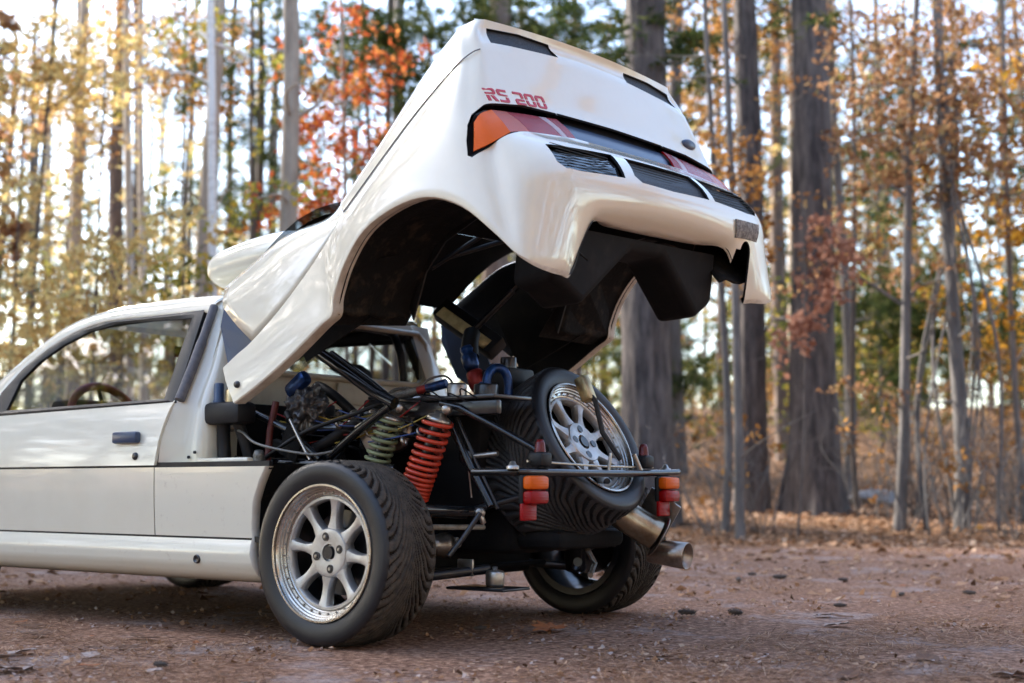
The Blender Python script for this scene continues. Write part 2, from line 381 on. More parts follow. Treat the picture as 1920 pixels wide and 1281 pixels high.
def inset_plate(name, P, m, dep, t=.006, parent=shell, grow=.0, cen=False):
    n = outward(P); c = sum((tw(p) for p in P), Vector()) / len(P)
    Q = [tw(p) + (tw(p) - c).normalized() * grow - n * dep for p in P]
    # fan with a centre vertex so a curved outline stays a curved sheet
    k = len(Q); cc = sum(Q, Vector()) / k
    V = Q + [q - n * t for q in Q] + [cc, cc - n * t]
    F = []
    for i in range(k):
        j = (i + 1) % k; F += [(i, j, 2 * k), (k + j, k + i, 2 * k + 1), (i, k + i, k + j, j)]
    return mesh(name, V, F, m, parent, False)
def strip_lens(name, top, bot, m, dep, t=.008, out=None):
    """curved band between an upper and a lower polyline"""
    a = np.array([tw(p) for p in top]); b = np.array([tw(p) for p in bot]); n = np.array(out or (.8, 0, .1)); n = n / np.linalg.norm(n)
    rows = np.array([a, a * .5 + b * .5 + n * .006, b]) - n * dep
    rows = refine(rows, 2, 3)
    V, F = grid_vf(rows); V2 = [Vector(v) - Vector(n) * t for v in V]; k = len(V); R, Cc = rows.shape[:2]
    F2 = [tuple(i + k for i in f[::-1]) for f in F]
    ring = [j for j in range(Cc)] + [r * Cc + Cc - 1 for r in range(1, R)] + [(R - 1) * Cc + j for j in range(Cc - 2, -1, -1)] + [r * Cc for r in range(R - 2, 0, -1)]
    F3 = [(ring[i], ring[(i + 1) % len(ring)], ring[(i + 1) % len(ring)] + k, ring[i] + k) for i in range(len(ring))]
    return mesh(name, list(map(Vector, V)) + V2, F + F2 + F3, m, shell, True, sharp=50)
for s in (-1, 1):
    S = lambda P: [(x, -y * s, z) for x, y, z in P]
    N = Vector((.75, .45 * s, .1))
    tl = strip_lens('tail_lamp', S([(.626, -.826, 1.742), (.632, -.80, 1.775), (.634, -.745, 1.797)]), S([(.645, -.851, 1.640), (.690, -.826, 1.662), (.716, -.750, 1.708)]), 'lens_amber', .004, out=(.6, .55 * s, .1))
    tl2 = strip_lens('reversing_lens', S([(.634, -.742, 1.797), (.632, -.70, 1.803), (.630, -.655, 1.808)]), S([(.716, -.747, 1.709), (.712, -.69, 1.722), (.709, -.63, 1.732)]), 'lens_pink', .006, out=(.8, .1 * s, .1)); tl2.parent = tl
    tl3 = strip_lens('brake_lens', S([(.630, -.652, 1.808), (.628, -.56, 1.818), (.626, -.47, 1.826)]), S([(.709, -.627, 1.732), (.706, -.53, 1.741), (.702, -.43, 1.748)]), 'lens_red', .006, out=(.8, .05 * s, .1)); tl3.parent = tl
    tl4 = strip_lens('clear_lens', S([(.626, -.467, 1.826), (.626, -.445, 1.828), (.626, -.424, 1.83)]), S([(.702, -.427, 1.748), (.701, -.41, 1.749), (.700, -.392, 1.75)]), 'lens_clear', .006, out=(.8, 0, .1)); tl4.parent = tl
    tl5 = strip_lens('brake_lens', S([(.626, -.421, 1.83), (.626, -.385, 1.833), (.626, -.36, 1.835)]), S([(.700, -.389, 1.75), (.698, -.362, 1.752), (.697, -.335, 1.753)]), 'lens_red', .006, out=(.8, 0, .1)); tl5.parent = tl
    for q in (tl2, tl3, tl4, tl5): q.parent = shell          # the lamp's lenses sit side by side in the shell
    inset_plate('lamp_recess', S(LAMP)[::s], 'black_plastic', .030, grow=-.004)
    inset_plate('spoiler_grille', S(SLOT)[::s], 'mesh_black', .012, grow=.006)
    vp = inset_plate('vent_grille', S(VENT)[::s], 'mesh_black' if s > 0 else 'dark_glass', .012, grow=.006)
inset_plate('vent_grille', VMID, 'mesh_black', .012, grow=.006)
strip_lens('tail_panel', [(.622, -.35, 1.83), (.627, 0, 1.829), (.622, .35, 1.83)], [(.690, -.322, 1.752), (.696, 0, 1.752), (.690, .322, 1.752)], 'sheen_blue', .012, t=.01)
strip_lens('tail_recess', [(.600, -.36, 1.87), (.605, 0, 1.87), (.600, .36, 1.87)], [(.690, -.36, 1.75), (.696, 0, 1.75), (.690, .36, 1.75)], 'black_plastic', .032, t=.006)  # black strip stands in for the shadow along the recess top
# fine slats of the two open vents, one mesh each
for P in (VMID, mir(VENT), VENT):
    mb = MB(); n = outward(P)
    ys = [p[1] for p in P]; y0, y1 = min(ys), max(ys)
    for k in range(7):
        f = (k + .5) / 7; z = 1.69 - f * .095; x = .802 + f * .073
        sh = .03 * f
        a = tw((x, y0 + .03 + sh * .4, z)) - n * .011; b = tw((x, y1 - .03 - sh * .3, z)) - n * .011
        if P[0][1] > 0: a, b = tw((x, y0 + .03, z)) - n * .011, tw((x, y1 - .03 - sh * .4, z)) - n * .011
        mb.add(*tube_vf([a, b], .0016, 5))
    mb.build('vent_slats', 'black_plastic', shell)['kind'] = 'stuff'

# red model lettering: heavy italic letters with a split bar, each letter its own mesh
LET = {'R': [[(0, 1), (.84, 1), (1, .88), (1, .62), (.84, .52), (0, .52), (0, .66), (.70, .66), (.74, .70), (.74, .80), (.70, .84), (0, .84)], [(0, .42), (.26, .42), (.26, 0), (0, 0)], [(.40, .42), (.72, .42), (1, 0), (.68, 0)]],
       'S': [[(1, 1), (.14, 1), (0, .88), (0, .58), (.14, .52), (1, .52), (1, .60), (.32, .64), (.28, .68), (.28, .80), (.32, .84), (1, .84)], [(0, 0), (.86, 0), (1, .10), (1, .42), (.74, .42), (.74, .20), (.68, .17), (0, .17)]],
       '2': [[(0, 1), (.86, 1), (1, .88), (1, .56), (.74, .56), (.74, .80), (.68, .84), (0, .84)], [(1, .46), (.14, .46), (0, .36), (0, 0), (1, 0), (1, .16), (.28, .16), (.28, .28), (.34, .32), (1, .32)]],
       '0': [[(0, .54), (0, .88), (.14, 1), (.86, 1), (1, .88), (1, .54), (.74, .54), (.74, .80), (.68, .84), (.32, .84), (.26, .80), (.26, .54)], [(0, .44), (.26, .44), (.26, .20), (.32, .16), (.68, .16), (.74, .20), (.74, .44), (1, .44), (1, .12), (.86, 0), (.14, 0), (0, .12)]]}
from mathutils.bvhtree import BVHTree
bv = BVHTree.FromPolygons([v.co.copy() for v in shell.data.vertices], [tuple(p.vertices) for p in shell.data.polygons])
bd0, bd1, bh = Vector(tw((.6045, -.735, 1.882))), Vector(tw((.5965, -.390, 1.912))), .050
ex = bd1 - bd0; Lx = ex.length; ex.normalize(); ez = Vector((-.33, 0, 1)).normalized(); nz = ex.cross(ez).normalized()
if nz.x < 0: nz = -nz
adv = Lx / 5.45
for k, ch in enumerate('RS 200'):
    if ch == ' ': continue
    mb = MB(); x0 = adv * (k if k < 2 else k - .55)
    for poly in LET[ch]:
        P = []
        for px, py in poly:
            p = bd0 + ex * (x0 + px * adv * .84 - py * .010) + ez * ((py - 1) * bh); h = bv.ray_cast(p + nz * .12, -nz)
            P.append((h[0] if h[0] is not None else p) + nz * .0022)
        mb.add(*plate_vf(P, nz, .004))
    mb.build('badge_letter', 'red_paint', shell, smooth=False)
# small oval badge on the far end of the tail and primer patch round the pipe notch
V, F = lathe_vf([(.001, .012), (.8, .012), (1, .006), (1, -.01)], (0, 0, 0), (1, 0, 0), 28)
M3 = [tw((.592 + v.x, .606 + v.y * .052, 1.905 + v.z * .022 - v.x * 0)) for v in V]
mesh('oval_badge', M3, F, 'sheen_blue', shell)
PT = [(.884, .452, 1.545), (.882, .655, 1.545), (.872, .650, 1.44), (.862, .612, 1.385), (.866, .606, 1.437), (.872, .58, 1.472), (.874, .55, 1.472), (.866, .525, 1.44), (.862, .470, 1.445)]
strip_lens('bare_patch', [(.8835, .455, 1.545), (.8825, .55, 1.545), (.876, .655, 1.545)], [(.874, .465, 1.475), (.8735, .55, 1.478), (.867, .65, 1.475)], 'primer_patch', -.0035, t=.004)
# seal line where the spoiler buttress meets the side panel
for s in (1, -1):
    tube('shut_line', [tw((x, y * s, z + .001)) for x, y, z in [tuple(q) for q in crv([np.array(a) + np.array((.0, -.0025, 0)) for a in C_T[6:]], 3)]], .0022, 'gray_seal', shell, 6)

# C-pillar panels, duct walls, screen, roof scoop
for s in (1, -1):
    CT = [(-.733, -.68, 1.331), (-.57, -.67, 1.424), (-.407, -.66, 1.506), (-.206, -.66, 1.543), (-.148, -.64, 1.595)]
    CB = [(-.451, -.79, 1.099), (-.28, -.80, 1.218), (-.146, -.775, 1.368), (-.08, -.75, 1.475), (-.044, -.735, 1.537)]
    a, b = np.array(CT), np.array(CB); mids = []
    for f, o in ((.33, .035), (.66, .03)):
        q = a + f * (b - a); q[:, 1] -= np.array([o, o, o * .9, o * .5, 0]); q[0] += np.array([-.02, 0, 0]) * (1 if f < .5 else .6); mids.append(q)
    g = refine(np.array([a, *mids, b]), 4, 5) * np.array([1, s, 1])
    V, F = grid_vf(twist(g)); o = mesh('rear_pillar', V, F if s < 0 else [f[::-1] for f in F], 'paint', shell)
    o.data.materials.append(MATS['black_plastic']); o.data.materials.append(MATS['paint']); m_ = o.modifiers.new('s', 'SOLIDIFY'); m_.thickness = .008; m_.offset = -1; m_.material_offset = 1; m_.material_offset_rim = 2; apply_mods(o)
    DU = [(-.757, -.655, 1.29), (-.715, -.655, 1.318), (-.621, -.675, 1.221), (-.524, -.70, 1.107), (-.488, -.72, 1.005), (-.60, -.70, .96), (-.69, -.69, 1.015), (-.765, -.67, 1.182)]
    plate('intake_duct', [tw((x, y * s, z)) for x, y, z in DU], .012, 'sheen_blue', shell, n=Vector((0, -s, 0)))
gr = []
for t in np.linspace(0, 1, 7):
    x, z = -.70 + t * .60, 1.36 + .245 * t + .085 * math.sin(math.pi * t); row = []
    for y in np.linspace(-.62, .62, 9): row.append((x + .05 * (1 - (y / .62) ** 2) * t, y, z + .02 * (1 - (y / .62) ** 2) * (1 - t)))
    gr.append(row)
V, F = grid_vf(twist(np.array(gr))); mesh('rear_screen', V, F, 'dark_glass', shell)
def scr(t, y): return (-.70 + t * .60 + .05 * (1 - (y / .62) ** 2) * t, y, 1.36 + .245 * t + .085 * math.sin(math.pi * t) + .02 * (1 - (y / .62) ** 2) * (1 - t) - .035)
for ts, ysn in ((np.linspace(0, .74, 6), np.linspace(-.62, .62, 9)), (np.linspace(.74, 1, 3), np.linspace(-.62, -.30, 4)), (np.linspace(.74, 1, 3), np.linspace(.42, .62, 4))):
    V, F = grid_vf(twist(np.array([[scr(t, y) for y in ysn] for t in ts]))); mesh('screen_lining', V, F, 'black_matte', shell)
for s in (-1, 1):
    tube('screen_bar', [tw((-.30, .10 + .06 * s, 1.46 + .03 * s)), tw((-.08, .24 + .10 * s, 1.57))], .010, 'black_metal', shell)
sec = [(-1.372, .20, 1.485, 1.505), (-1.36, .28, 1.45, 1.535), (-1.31, .325, 1.405, 1.568), (-1.2, .345, 1.385, 1.598), (-1.0, .36, 1.395, 1.628), (-.82, .36, 1.41, 1.632), (-.68, .34, 1.43, 1.60), (-.60, .30, 1.45, 1.55)]
rows = []
for x, wd, zb, zt in sec:
    r_ = []
    for k in range(33):
        an = 2 * math.pi * k / 32; cx, sz = math.cos(an), math.sin(an)
        e = .62; yy = wd * math.copysign(abs(cx) ** e, cx); zz = (zb + zt) / 2 + (zt - zb) / 2 * math.copysign(abs(sz) ** .8, sz)
        r_.append((x + .05 * (yy / wd) ** 2 * (1 if x < -1.2 else 0), yy, zz))
    rows.append(r_)
gsc = refine(np.array(rows), 4, 1); V, F = grid_vf(twist(gsc)); n_ = gsc.shape[1]
F = F + [tuple(range(n_ - 1))[::-1], tuple((len(gsc) - 1) * n_ + k for k in range(n_ - 1))]
sco = mesh('roof_scoop', V, F, 'paint', shell); weld(sco, .0005)

# black inner mouldings of the shell
for s in (1, -1):
    rowA = np.array(C_B[4:13]); g = []
    for dy, ex_ in ((.03, 0), (.10, .012), (.2, .02), (.3, .02), (.40, .01)):
        q = rowA.copy(); q[:, 1] = q[:, 1] + dy
        cen = np.array([.42, 0, 1.08]); d = q - cen; d[:, 1] = 0; d /= np.linalg.norm(d, axis=1)[:, None]
        g.append(q + d * ex_)
    g = refine(np.array(g), 2, 4)
    # ribs
    for r in range(g.shape[0]): g[r, :, 2] += (.012 if r % 3 == 1 else 0)
    V, F = grid_vf(twist(g * np.array([1, s, 1]))); o = mesh('wheel_arch_liner', V, F, 'mud_black', shell)
    m_ = o.modifiers.new('s', 'SOLIDIFY'); m_.thickness = .006; m_.offset = 0; apply_mods(o)
    # front wall of the wheel house below the liner (dusty)
    fwp = [(-.02, -.84, 1.13), (.05, -.84, 1.17), (.10, -.80, 1.34), (.16, -.47, 1.42), (.05, -.42, 1.24), (-.02, -.42, 1.15)]
    plate('liner_front', [tw((x - .012, y * s, z)) for x, y, z in fwp], .006, 'mud_black', shell)
    # inner wall closing the wheel house against the engine bay
    iw = [(.045, 1.16), (.105, 1.33), (.197, 1.435), (.337, 1.50), (.476, 1.515), (.611, 1.47), (.690, 1.43), (.72, 1.50), (.70, 1.62), (.55, 1.80), (.2, 1.70), (-.05, 1.45)]
    plate('wheel_house_wall', [tw((x, -.46 * s, z)) for x, z in iw], .008, 'black_plastic', shell, n=Vector((0, -s, 0)))
# undertray: moulded arch over the spare wheel, drawn as an extruded section
ut = [(-.575, 1.418), (.50, 1.418), (.50, 1.24), (.48, 1.22), (.385, 1.165), (.11, 1.375), (-.11, 1.375), (-.385, 1.165), (-.50, 1.22), (-.575, 1.24)]
xs = [(.775, 0), (.70, -.005), (.60, -.01)]
V = []; F = []
for x, dz in xs: V += [tw((x - (1.42 - z) * .12, y, z + dz)) for y, z in ut]
k = len(ut)
for i in range(2):
    for j in range(1, k): F.append((i * k + j, i * k + (j + 1) % k, (i + 1) * k + (j + 1) % k, (i + 1) * k + j))
F += [tuple(range(k)), tuple(2 * k + j for j in range(k))[::-1]]
o = mesh('undertray', V, F, 'black_matte', shell, True, sharp=25)
weld(o, .0005)
b = o.modifiers.new('b', 'BEVEL'); b.width = .03; b.segments = 4; b.limit_method = 'ANGLE'; b.angle_limit = math.radians(25); apply_mods(o)
for p in o.data.polygons: p.use_smooth = True
# intercooler with gold fins under the roof of the shell
R3 = Matrix.Rotation(math.radians(32), 3, 'Y') @ Matrix.Rotation(math.radians(-35), 3, 'X'); ico = Vector((-.35, .33, 1.215))
V, F = box_vf(ico + R3 @ Vector((0, .02, .01)), (.37, .07, .10), R3, .012); ic = mesh('intercooler', V, F, 'black_plastic', shell, True, sharp=40)
V, F = box_vf((0, 0, 0), (.31, .003, .050), None, 0); mesh('intercooler_core', [ico + R3 @ (v + Vector((0, -.0165, -.010))) for v in V], F, 'gold_metal', shell)
for k in range(9):
    z = -.032 + k * .0055; tube('fin', [ico + R3 @ Vector((-.153, -.0190, z)), ico + R3 @ Vector((.153, -.0190, z))], .0016, 'gold_metal', shell, 5)
tube('gas_strut', [(-.28, .30, 1.20), (-.12, .36, 1.36)], .013, 'black_metal', shell); tube('gas_strut_rod', [(-.12, .36, 1.36), (.02, .40, 1.50)], .007, 'black_metal', shell)

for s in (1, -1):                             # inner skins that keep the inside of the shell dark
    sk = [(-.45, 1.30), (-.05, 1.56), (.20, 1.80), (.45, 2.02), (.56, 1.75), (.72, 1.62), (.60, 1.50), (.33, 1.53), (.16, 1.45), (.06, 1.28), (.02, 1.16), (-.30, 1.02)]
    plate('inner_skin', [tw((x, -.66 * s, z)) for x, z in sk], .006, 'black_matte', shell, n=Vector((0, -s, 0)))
V, F = grid_vf(twist(np.array([[(x, y, z) for y in (-.60, -.3, 0, .3, .60)] for x, z in ((-.08, 1.54), (.12, 1.72), (.32, 1.92), (.44, 2.00), (.50, 1.92), (.56, 1.75), (.66, 1.66), (.74, 1.56), (.78, 1.46))]))); mesh('engine_cover_lining', V, F, 'black_matte', shell)

for s in (1, -1):
    V, F = lathe_vf([(.0001, .006), (.006, .007), (.010, .005), (.013, .0), (.013, -.006)], tw((-.437, -.872 * s, .938)), (0, -s, 0), 16); mesh('shell_catch', V, F, 'black_metal', shell)

# ------------------------------------------------------------------ wheels
TR_, TW_ = .316, .256
def tyre_vf(R=TR_, W=TW_, rim=.226, nth=470, lines=48, depth=.0085, sweep=5.4):
    side = [(rim + .004, .43), (rim + .008, .462), (rim + .010, .468), (rim + .014, .474), (rim + .030, .492), (rim + .050, .500), (rim + .064, .494), (rim + .070, .487), (R - .014, .470), (R - .006, .452)]
    ns = 88; prof = [(r, -h * W, 0) for r, h in side]
    for k in range(ns + 1):
        s = -1 + 2 * k / ns; prof.append((R - .006 * abs(s) ** 3.5, s * .435 * W, s))
    prof += [(r, h * W, 0) for r, h in side[::-1]]
    V = []; F = []; M = []; GR = []
    for i in range(nth):
        th = 2 * math.pi * i / nth; gr_ = [0] * len(prof); GR.append(gr_)
        for j, (r, h, s) in enumerate(prof):
            if 10 <= j <= 10 + ns:
                a = abs(s); ph = sweep * (1 - (1 - a) ** 2.1) + lines * th / (2 * math.pi) + .55 * noise.noise(Vector((math.cos(th) * 5, math.sin(th) * 5, s * 2.2))) + (.5 if s < 0 else 0)
                g = max(0, 1 - abs(ph % 1 - .5) / .27); g = min(1, g * 1.5) * (1 if a > .04 else .4)
                gr_[j] = g; r = r - depth * g + .0012 * noise.noise(Vector((th * 30, s * 9, 1)))
            V.append((r * math.cos(th), -h, r * math.sin(th)))
    n = len(prof)
    for i in range(nth):
        k = (i + 1) % nth
        for j in range(n - 1):
            F.append((i * n + j, i * n + j + 1, k * n + j + 1, k * n + j)); M.append((2 if GR[i][j] > .45 else 1) if 9 <= j <= 10 + ns else 0)
    return V, F, M
def rim_parts():
    """returns (barrel, face) vertex/face lists; outer face towards -y"""
    d = (0, -1, 0)
    bar = lathe_vf([(.205, -.119), (.231, -.121), (.233, -.116), (.226, -.108), (.214, -.085), (.198, .0), (.194, .050), (.190, .076), (.195, .082), (.199, .084), (.200, .090), (.207, .092), (.209, .098), (.214, .100), (.216, .106), (.221, .108), (.224, .114), (.231, .116), (.234, .121), (.232, .125), (.226, .125)], (0, 0, 0), d, 72)
    fc = MB()
    fc.add(*lathe_vf([(.178, .030), (.178, .052), (.172, .060), (.164, .060), (.160, .054), (.160, .030)], (0, 0, 0), d, 72))
    for k in range(8):
        an = 2 * math.pi * (k + .5) / 8 + math.pi / 8
        rows = []
        for r, hw, h in ((.045, .034, .050), (.070, .027, .053), (.092, .0185, .052), (.115, .0150, .052), (.140, .0165, .054), (.158, .022, .057), (.168, .030, .058)):
            row = []
            for tt, dh in ((-1, -.030), (-1, -.010), (-.72, 0), (0, .0025), (.72, 0), (1, -.010), (1, -.030)):
                px, pz = r * math.cos(an) - tt * hw * math.sin(an), r * math.sin(an) + tt * hw * math.cos(an)
                row.append((px, -(h + dh), pz))
            rows.append(row)
        G_ = refine(np.array(rows), 3, 1); fc.add(*grid_vf(G_))
    fc.add(*lathe_vf([(.080, .020), (.078, .050), (.072, .058), (.060, .060), (.034, .056), (.027, .056), (.024, .044), (.001, .044)], (0, 0, 0), d, 48))
    fc.V = [(x * 1.11, y - .026, z * 1.11) for x, y, z in fc.V]; return bar, fc
_V, _F, _M = tyre_vf()
def me_of(name, V, F, mats, mi=None, sharp=40):
    o = mesh(name, V, F, None, None, True, mats=mats, mi=mi, sharp=sharp); me = o.data; bpy.data.objects.remove(o); return me
ME_TYRE = me_of('tyre', _V, _F, ['rubber', 'tread', 'groove'], _M, None)
_bar, _fc = rim_parts()
ME_BAR = me_of('rim_barrel', *_bar, ['alloy_lip', 'black_metal'], [1 if k < 72 * 8 else 0 for k in range(len(_bar[1]))]); ME_FACE = me_of('wheel_face', _fc.V, _fc.F, ['alloy'])
_b = MB()
for k in range(32):
    an = 2 * math.pi * k / 32; _b.add(*lathe_vf([(.0001, .0965), (.0026, .0965), (.0032, .095), (.0032, .088)], (.2035 * math.cos(an), 0, .2035 * math.sin(an)), (0, -1, 0), 8))
ME_BOLT = me_of('rim_bolts', _b.V, _b.F, ['steel'])
_b = MB()
for k in range(4):
    an = math.pi / 2 * k + .35; _b.add(*lathe_vf([(.0001, .0865), (.0150, .0865), (.0150, .070)], (.0555 * math.cos(an), 0, .0555 * math.sin(an)), (0, -1, 0), 16))
_b.add(*lathe_vf([(.0001, .0860), (.022, .0860), (.022, .065)], (0, 0, 0), (0, -1, 0), 20))
ME_POCK = me_of('lug_pocket_shade', _b.V, _b.F, ['black_metal'])  # dark discs stand in for shade in the lug pockets and hub hole
_b = MB()
for k in range(4):
    an = math.pi / 2 * k + .35; _b.add(*lathe_vf([(.0001, .092), (.005, .092), (.0065, .089), (.0065, .070)], (.0555 * math.cos(an), 0, .0555 * math.sin(an)), (0, -1, 0), 6))
ME_NUT = me_of('lug_nuts', _b.V, _b.F, ['steel'])
ME_DISC = me_of('brake_disc', *lathe_vf([(.05, .012), (.145, .012), (.145, -.010), (.05, -.010)], (0, 0, 0), (0, -1, 0), 48), ['black_metal'])
def child(name, me, parent, kind=None):
    o = bpy.data.objects.new(name, me); link(o, parent)
    if kind: o['kind'] = kind
    return o
def wheel(name, loc, near, parent, camber=0, rot=0, tyre=None, disc=True):
    root = child(name, ME_FACE, parent); root.location = loc
    if near: root.rotation_euler = (camber, rot, 0)
    else: root.rotation_euler = (-camber, rot, math.pi)
    child('rim', ME_BAR, root); child('tyre', tyre or ME_TYRE, root); child('rim_bolts', ME_BOLT, root, 'stuff')
    child('lug_pocket_shade', ME_POCK, root, 'stuff'); child('lug_nuts', ME_NUT, root, 'stuff')
    if disc: child('brake_disc', ME_DISC, root)
    return root
wheel('wheel', (0, -.75, .314), True, car, math.radians(-1.0), .12)
wheel('wheel', (0, .75, .314), False, car, math.radians(-1.0), .4)
wheel('wheel', (-2.53, -.75, .314), True, car, 0, .3)
wheel('wheel', (-2.53, .75, .314), False, car, 0, .7)

# ------------------------------------------------------------------ bodywork
PZ = [.195, .205, .225, .26, .30, .335, .352, .40, .50, .60, .64, .72, .79, .84, .875]
PY = [-.79, -.815, -.840, -.860, -.866, -.858, -.847, -.851, -.857, -.860, -.858, -.850, -.836, -.818, -.797]
def ys(z): return float(np.interp(z, PZ, PY))
def panel(name, xa, xb, za, zb, m='paint', parent=car, nx=12, nz=10, s=1, t=.006, lip=.010, mirror_y=False):
    """side panel of the body between x limits xa(z)..xb(z), with rolled edges"""
    fa = xa if callable(xa) else (lambda z: xa); fb = xb if callable(xb) else (lambda z: xb)
    za_ = za if callable(za) else (lambda x: za); zb_ = zb if callable(zb) else (lambda x: zb)
    rows = []
    for i in range(nz + 1):
        row = []
        for j in range(nx + 1):
            t_ = j / nx; zm = .5 * (za_(-1) + zb_(-1)) if not callable(za) else .5
            x = fa(za_(0) + (zb_(0) - za_(0)) * i / nz) * (1 - t_) + fb(za_(0) + (zb_(0) - za_(0)) * i / nz) * t_
            z = za_(x) + (zb_(x) - za_(x)) * i / nz
            row.append((x, ys(z), z))
        rows.append(row)
    g = np.array(rows)
    e = g.copy()
    # rolled rim inwards
    top_, bot_ = g[-1:] + np.array([0, lip, -.001]), g[:1] + np.array([0, lip, .001])
    g = np.concatenate([bot_, g, top_], 0)
    l_, r_ = g[:, :1] + np.array([.001, lip, 0]), g[:, -1:] + np.array([-.001, lip, 0])
    g = np.concatenate([l_, g, r_], 1) * np.array([1, s, 1])
    V, F = grid_vf(g); return mesh(name, V, F if s > 0 else [f[::-1] for f in F], m, parent, True, sharp=50)
QX = lambda z: float(np.interp(z, [.2, .208, .3, .393, .487, .562, .624], [-.338, -.338, -.358, -.368, -.357, -.323, -.283]))
belt = lambda x: float(np.interp(x, [-2.1, -.88], [.848, .867]))
drx = lambda z: float(np.interp(z, [.35, .62, .70, .866], [-.905, -.905, -.895, -.862]))
for s in (1, -1):
    dl = panel('door', -2.06, -.908, .357, .611, s=s, nx=16)
    du = panel('door_upper', -2.06, lambda z: drx(z) - .003, .6195, lambda x: belt(x), parent=dl, s=s, nx=16) if False else None
    rows = []
    for i in range(9):
        row = []
        for j in range(15):
            f = i / 8; xb = drx(.6195 + f * .245) - .003; x = -2.06 + (xb + 2.06) * j / 14; z = .6195 + f * (belt(x) - .6195); row.append((x, ys(z), z))
        rows.append(row)
    g = np.array(rows); g = np.concatenate([g[:1] + np.array([0, .012, 0]), g, g[-1:] + np.array([0, .02, -.002])], 0); g = np.concatenate([g[:, :1] + np.array([0, .012, 0]), g, g[:, -1:] + np.array([0, .014, 0])], 1)
    V, F = grid_vf(g * np.array([1, s, 1])); mesh('door_upper_skin', V, F if s > 0 else [f[::-1] for f in F], 'paint', dl, True, sharp=50)
    panel('rear_quarter', -.902, QX, .357, .611, m='paint_low', s=s, nx=12)
    panel('sill', -2.10, QX, .197, .3495, m='paint_low', s=s, nx=20, nz=12)
    panel('front_wing', -2.13, -2.064, .357, .611, s=s, nx=3)
    # dark seals behind the shut lines
    mb = MB(); mb.add(*box_vf((-1.2, -.838 * s, .615), (1.83, .016, .030))); mb.add(*box_vf((-1.2, -.838 * s, .353), (1.75, .012, .02))); mb.add(*box_vf((-.905, -.840 * s, .485), (.02, .012, .26)))
    mb.build('seal', 'black_plastic', car)
    # return flange of the wheel opening
    fl = []
    for z in np.linspace(.2, .611, 14): fl.append([(QX(z), ys(z), z), (QX(z) + .008, ys(z) + .003, z), (QX(z) + .010, ys(z) + .022, z), (QX(z) + .006, ys(z) + .034, z)])
    V, F = grid_vf(np.array(fl) * np.array([1, s, 1])); mesh('arch_flange', V, F, 'cream', car)
    # wheel-well wall in front of the tyre
    wl = [[(QX(min(z, .60)) + .006 - .04 * k, ys(min(z, .6)) + .034 + .40 * k, z) for k in (0, .3, .7, 1)] for z in np.linspace(.2, .618, 10)]
    V, F = grid_vf(np.array(wl) * np.array([1, s, 1])); mesh('wheel_well', V, F, 'mud_black', car)
    # ledge over the quarter and white inner B-post panel
    mb = MB(); mb.add(*box_vf((-.66, -.805 * s, .618), (.50, .075, .010), None, .004)); mb.build('ledge', 'paint', car)
    mb = MB(); mb.add(*box_vf((-.56, -.812 * s, .634), (.28, .035, .022), None, .008)); mb.build('ledge_lip', 'paint', car)
    post = [[(-.905, -.842, .622), (-.86, -.812, .622), (-.80, -.775, .622), (-.745, -.760, .622), (-.735, -.60, .622)],
            [(-.893, -.838, .72), (-.855, -.808, .72), (-.80, -.772, .72), (-.745, -.757, .72), (-.735, -.60, .72)],
            [(-.866, -.797, .865), (-.845, -.782, .865), (-.80, -.748, .865), (-.745, -.730, .865), (-.735, -.58, .865)],
            [(-.862, -.735, 1.0), (-.845, -.722, 1.0), (-.80, -.69, 1.0), (-.755, -.675, 1.0), (-.745, -.54, 1.0)],
            [(-.875, -.665, 1.15), (-.855, -.655, 1.15), (-.82, -.63, 1.15), (-.785, -.62, 1.15), (-.775, -.50, 1.15)],
            [(-.89, -.605, 1.272), (-.875, -.60, 1.272), (-.85, -.59, 1.272), (-.82, -.585, 1.272), (-.80, -.48, 1.272)]]
    V, F = grid_vf(refine(np.array(post), 3, 3) * np.array([1, s, 1])); mesh('b_post', V, F if s > 0 else [f[::-1] for f in F], 'paint', car)
    tube('post_seal', crv([(-.836, -.803 * s, .868), (-.838, -.755 * s, .97), (-.846, -.698 * s, 1.09), (-.858, -.645 * s, 1.20), (-.866, -.618 * s, 1.25)], 4), [.020] * 9 + [.017] * 8, 'gray_seal', car, 8)
    for q in ((-.80, .650), (-.845, .640), (-.765, .668)):
        V, F = lathe_vf([(.0001, .003), (.006, .003), (.006, -.003)], (q[0], -.783 * s, q[1]), (0, -s, 0), 10); mesh('panel_hole', V, F, 'black_plastic', car)
    # side window: glass and black surround
    GL = [(-1.993, -.797, .866), (-1.993, -.735, .997), (-1.915, -.697, 1.078), (-1.791, -.664, 1.148), (-1.638, -.640, 1.200), (-1.451, -.629, 1.222), (-.972, -.636, 1.209), (-.935, -.792, .877)]
    GO = [(-2.10, -.812, .838), (-2.10, -.757, .952), (-2.020, -.706, 1.056), (-1.895, -.668, 1.140), (-1.750, -.638, 1.203), (-1.554, -.622, 1.238), (-.915, -.622, 1.240), (-.862, -.800, .858)]
    V = [Vector((x, y * s, z)) for x, y, z in GL]; cc = sum(V, Vector()) / 8; V2 = [v + Vector((0, .004 * s, 0)) for v in V]
    wg = mesh('side_window', V, [tuple(range(8))], 'window_glass', dl, False)
    gi = crv(np.array(GL + GL[:1]), 5); go = crv(np.array(GO + GO[:1]), 5)
    for a_ in (gi, go):                       # keep the window corners crisp
        pass
    gi = np.concatenate([np.linspace(GL[i], GL[(i + 1) % 8], 6)[:-1] for i in range(8)] + [np.array(GL[:1])]); go = np.concatenate([np.linspace(GO[i], GO[(i + 1) % 8], 6)[:-1] for i in range(8)] + [np.array(GO[:1])])
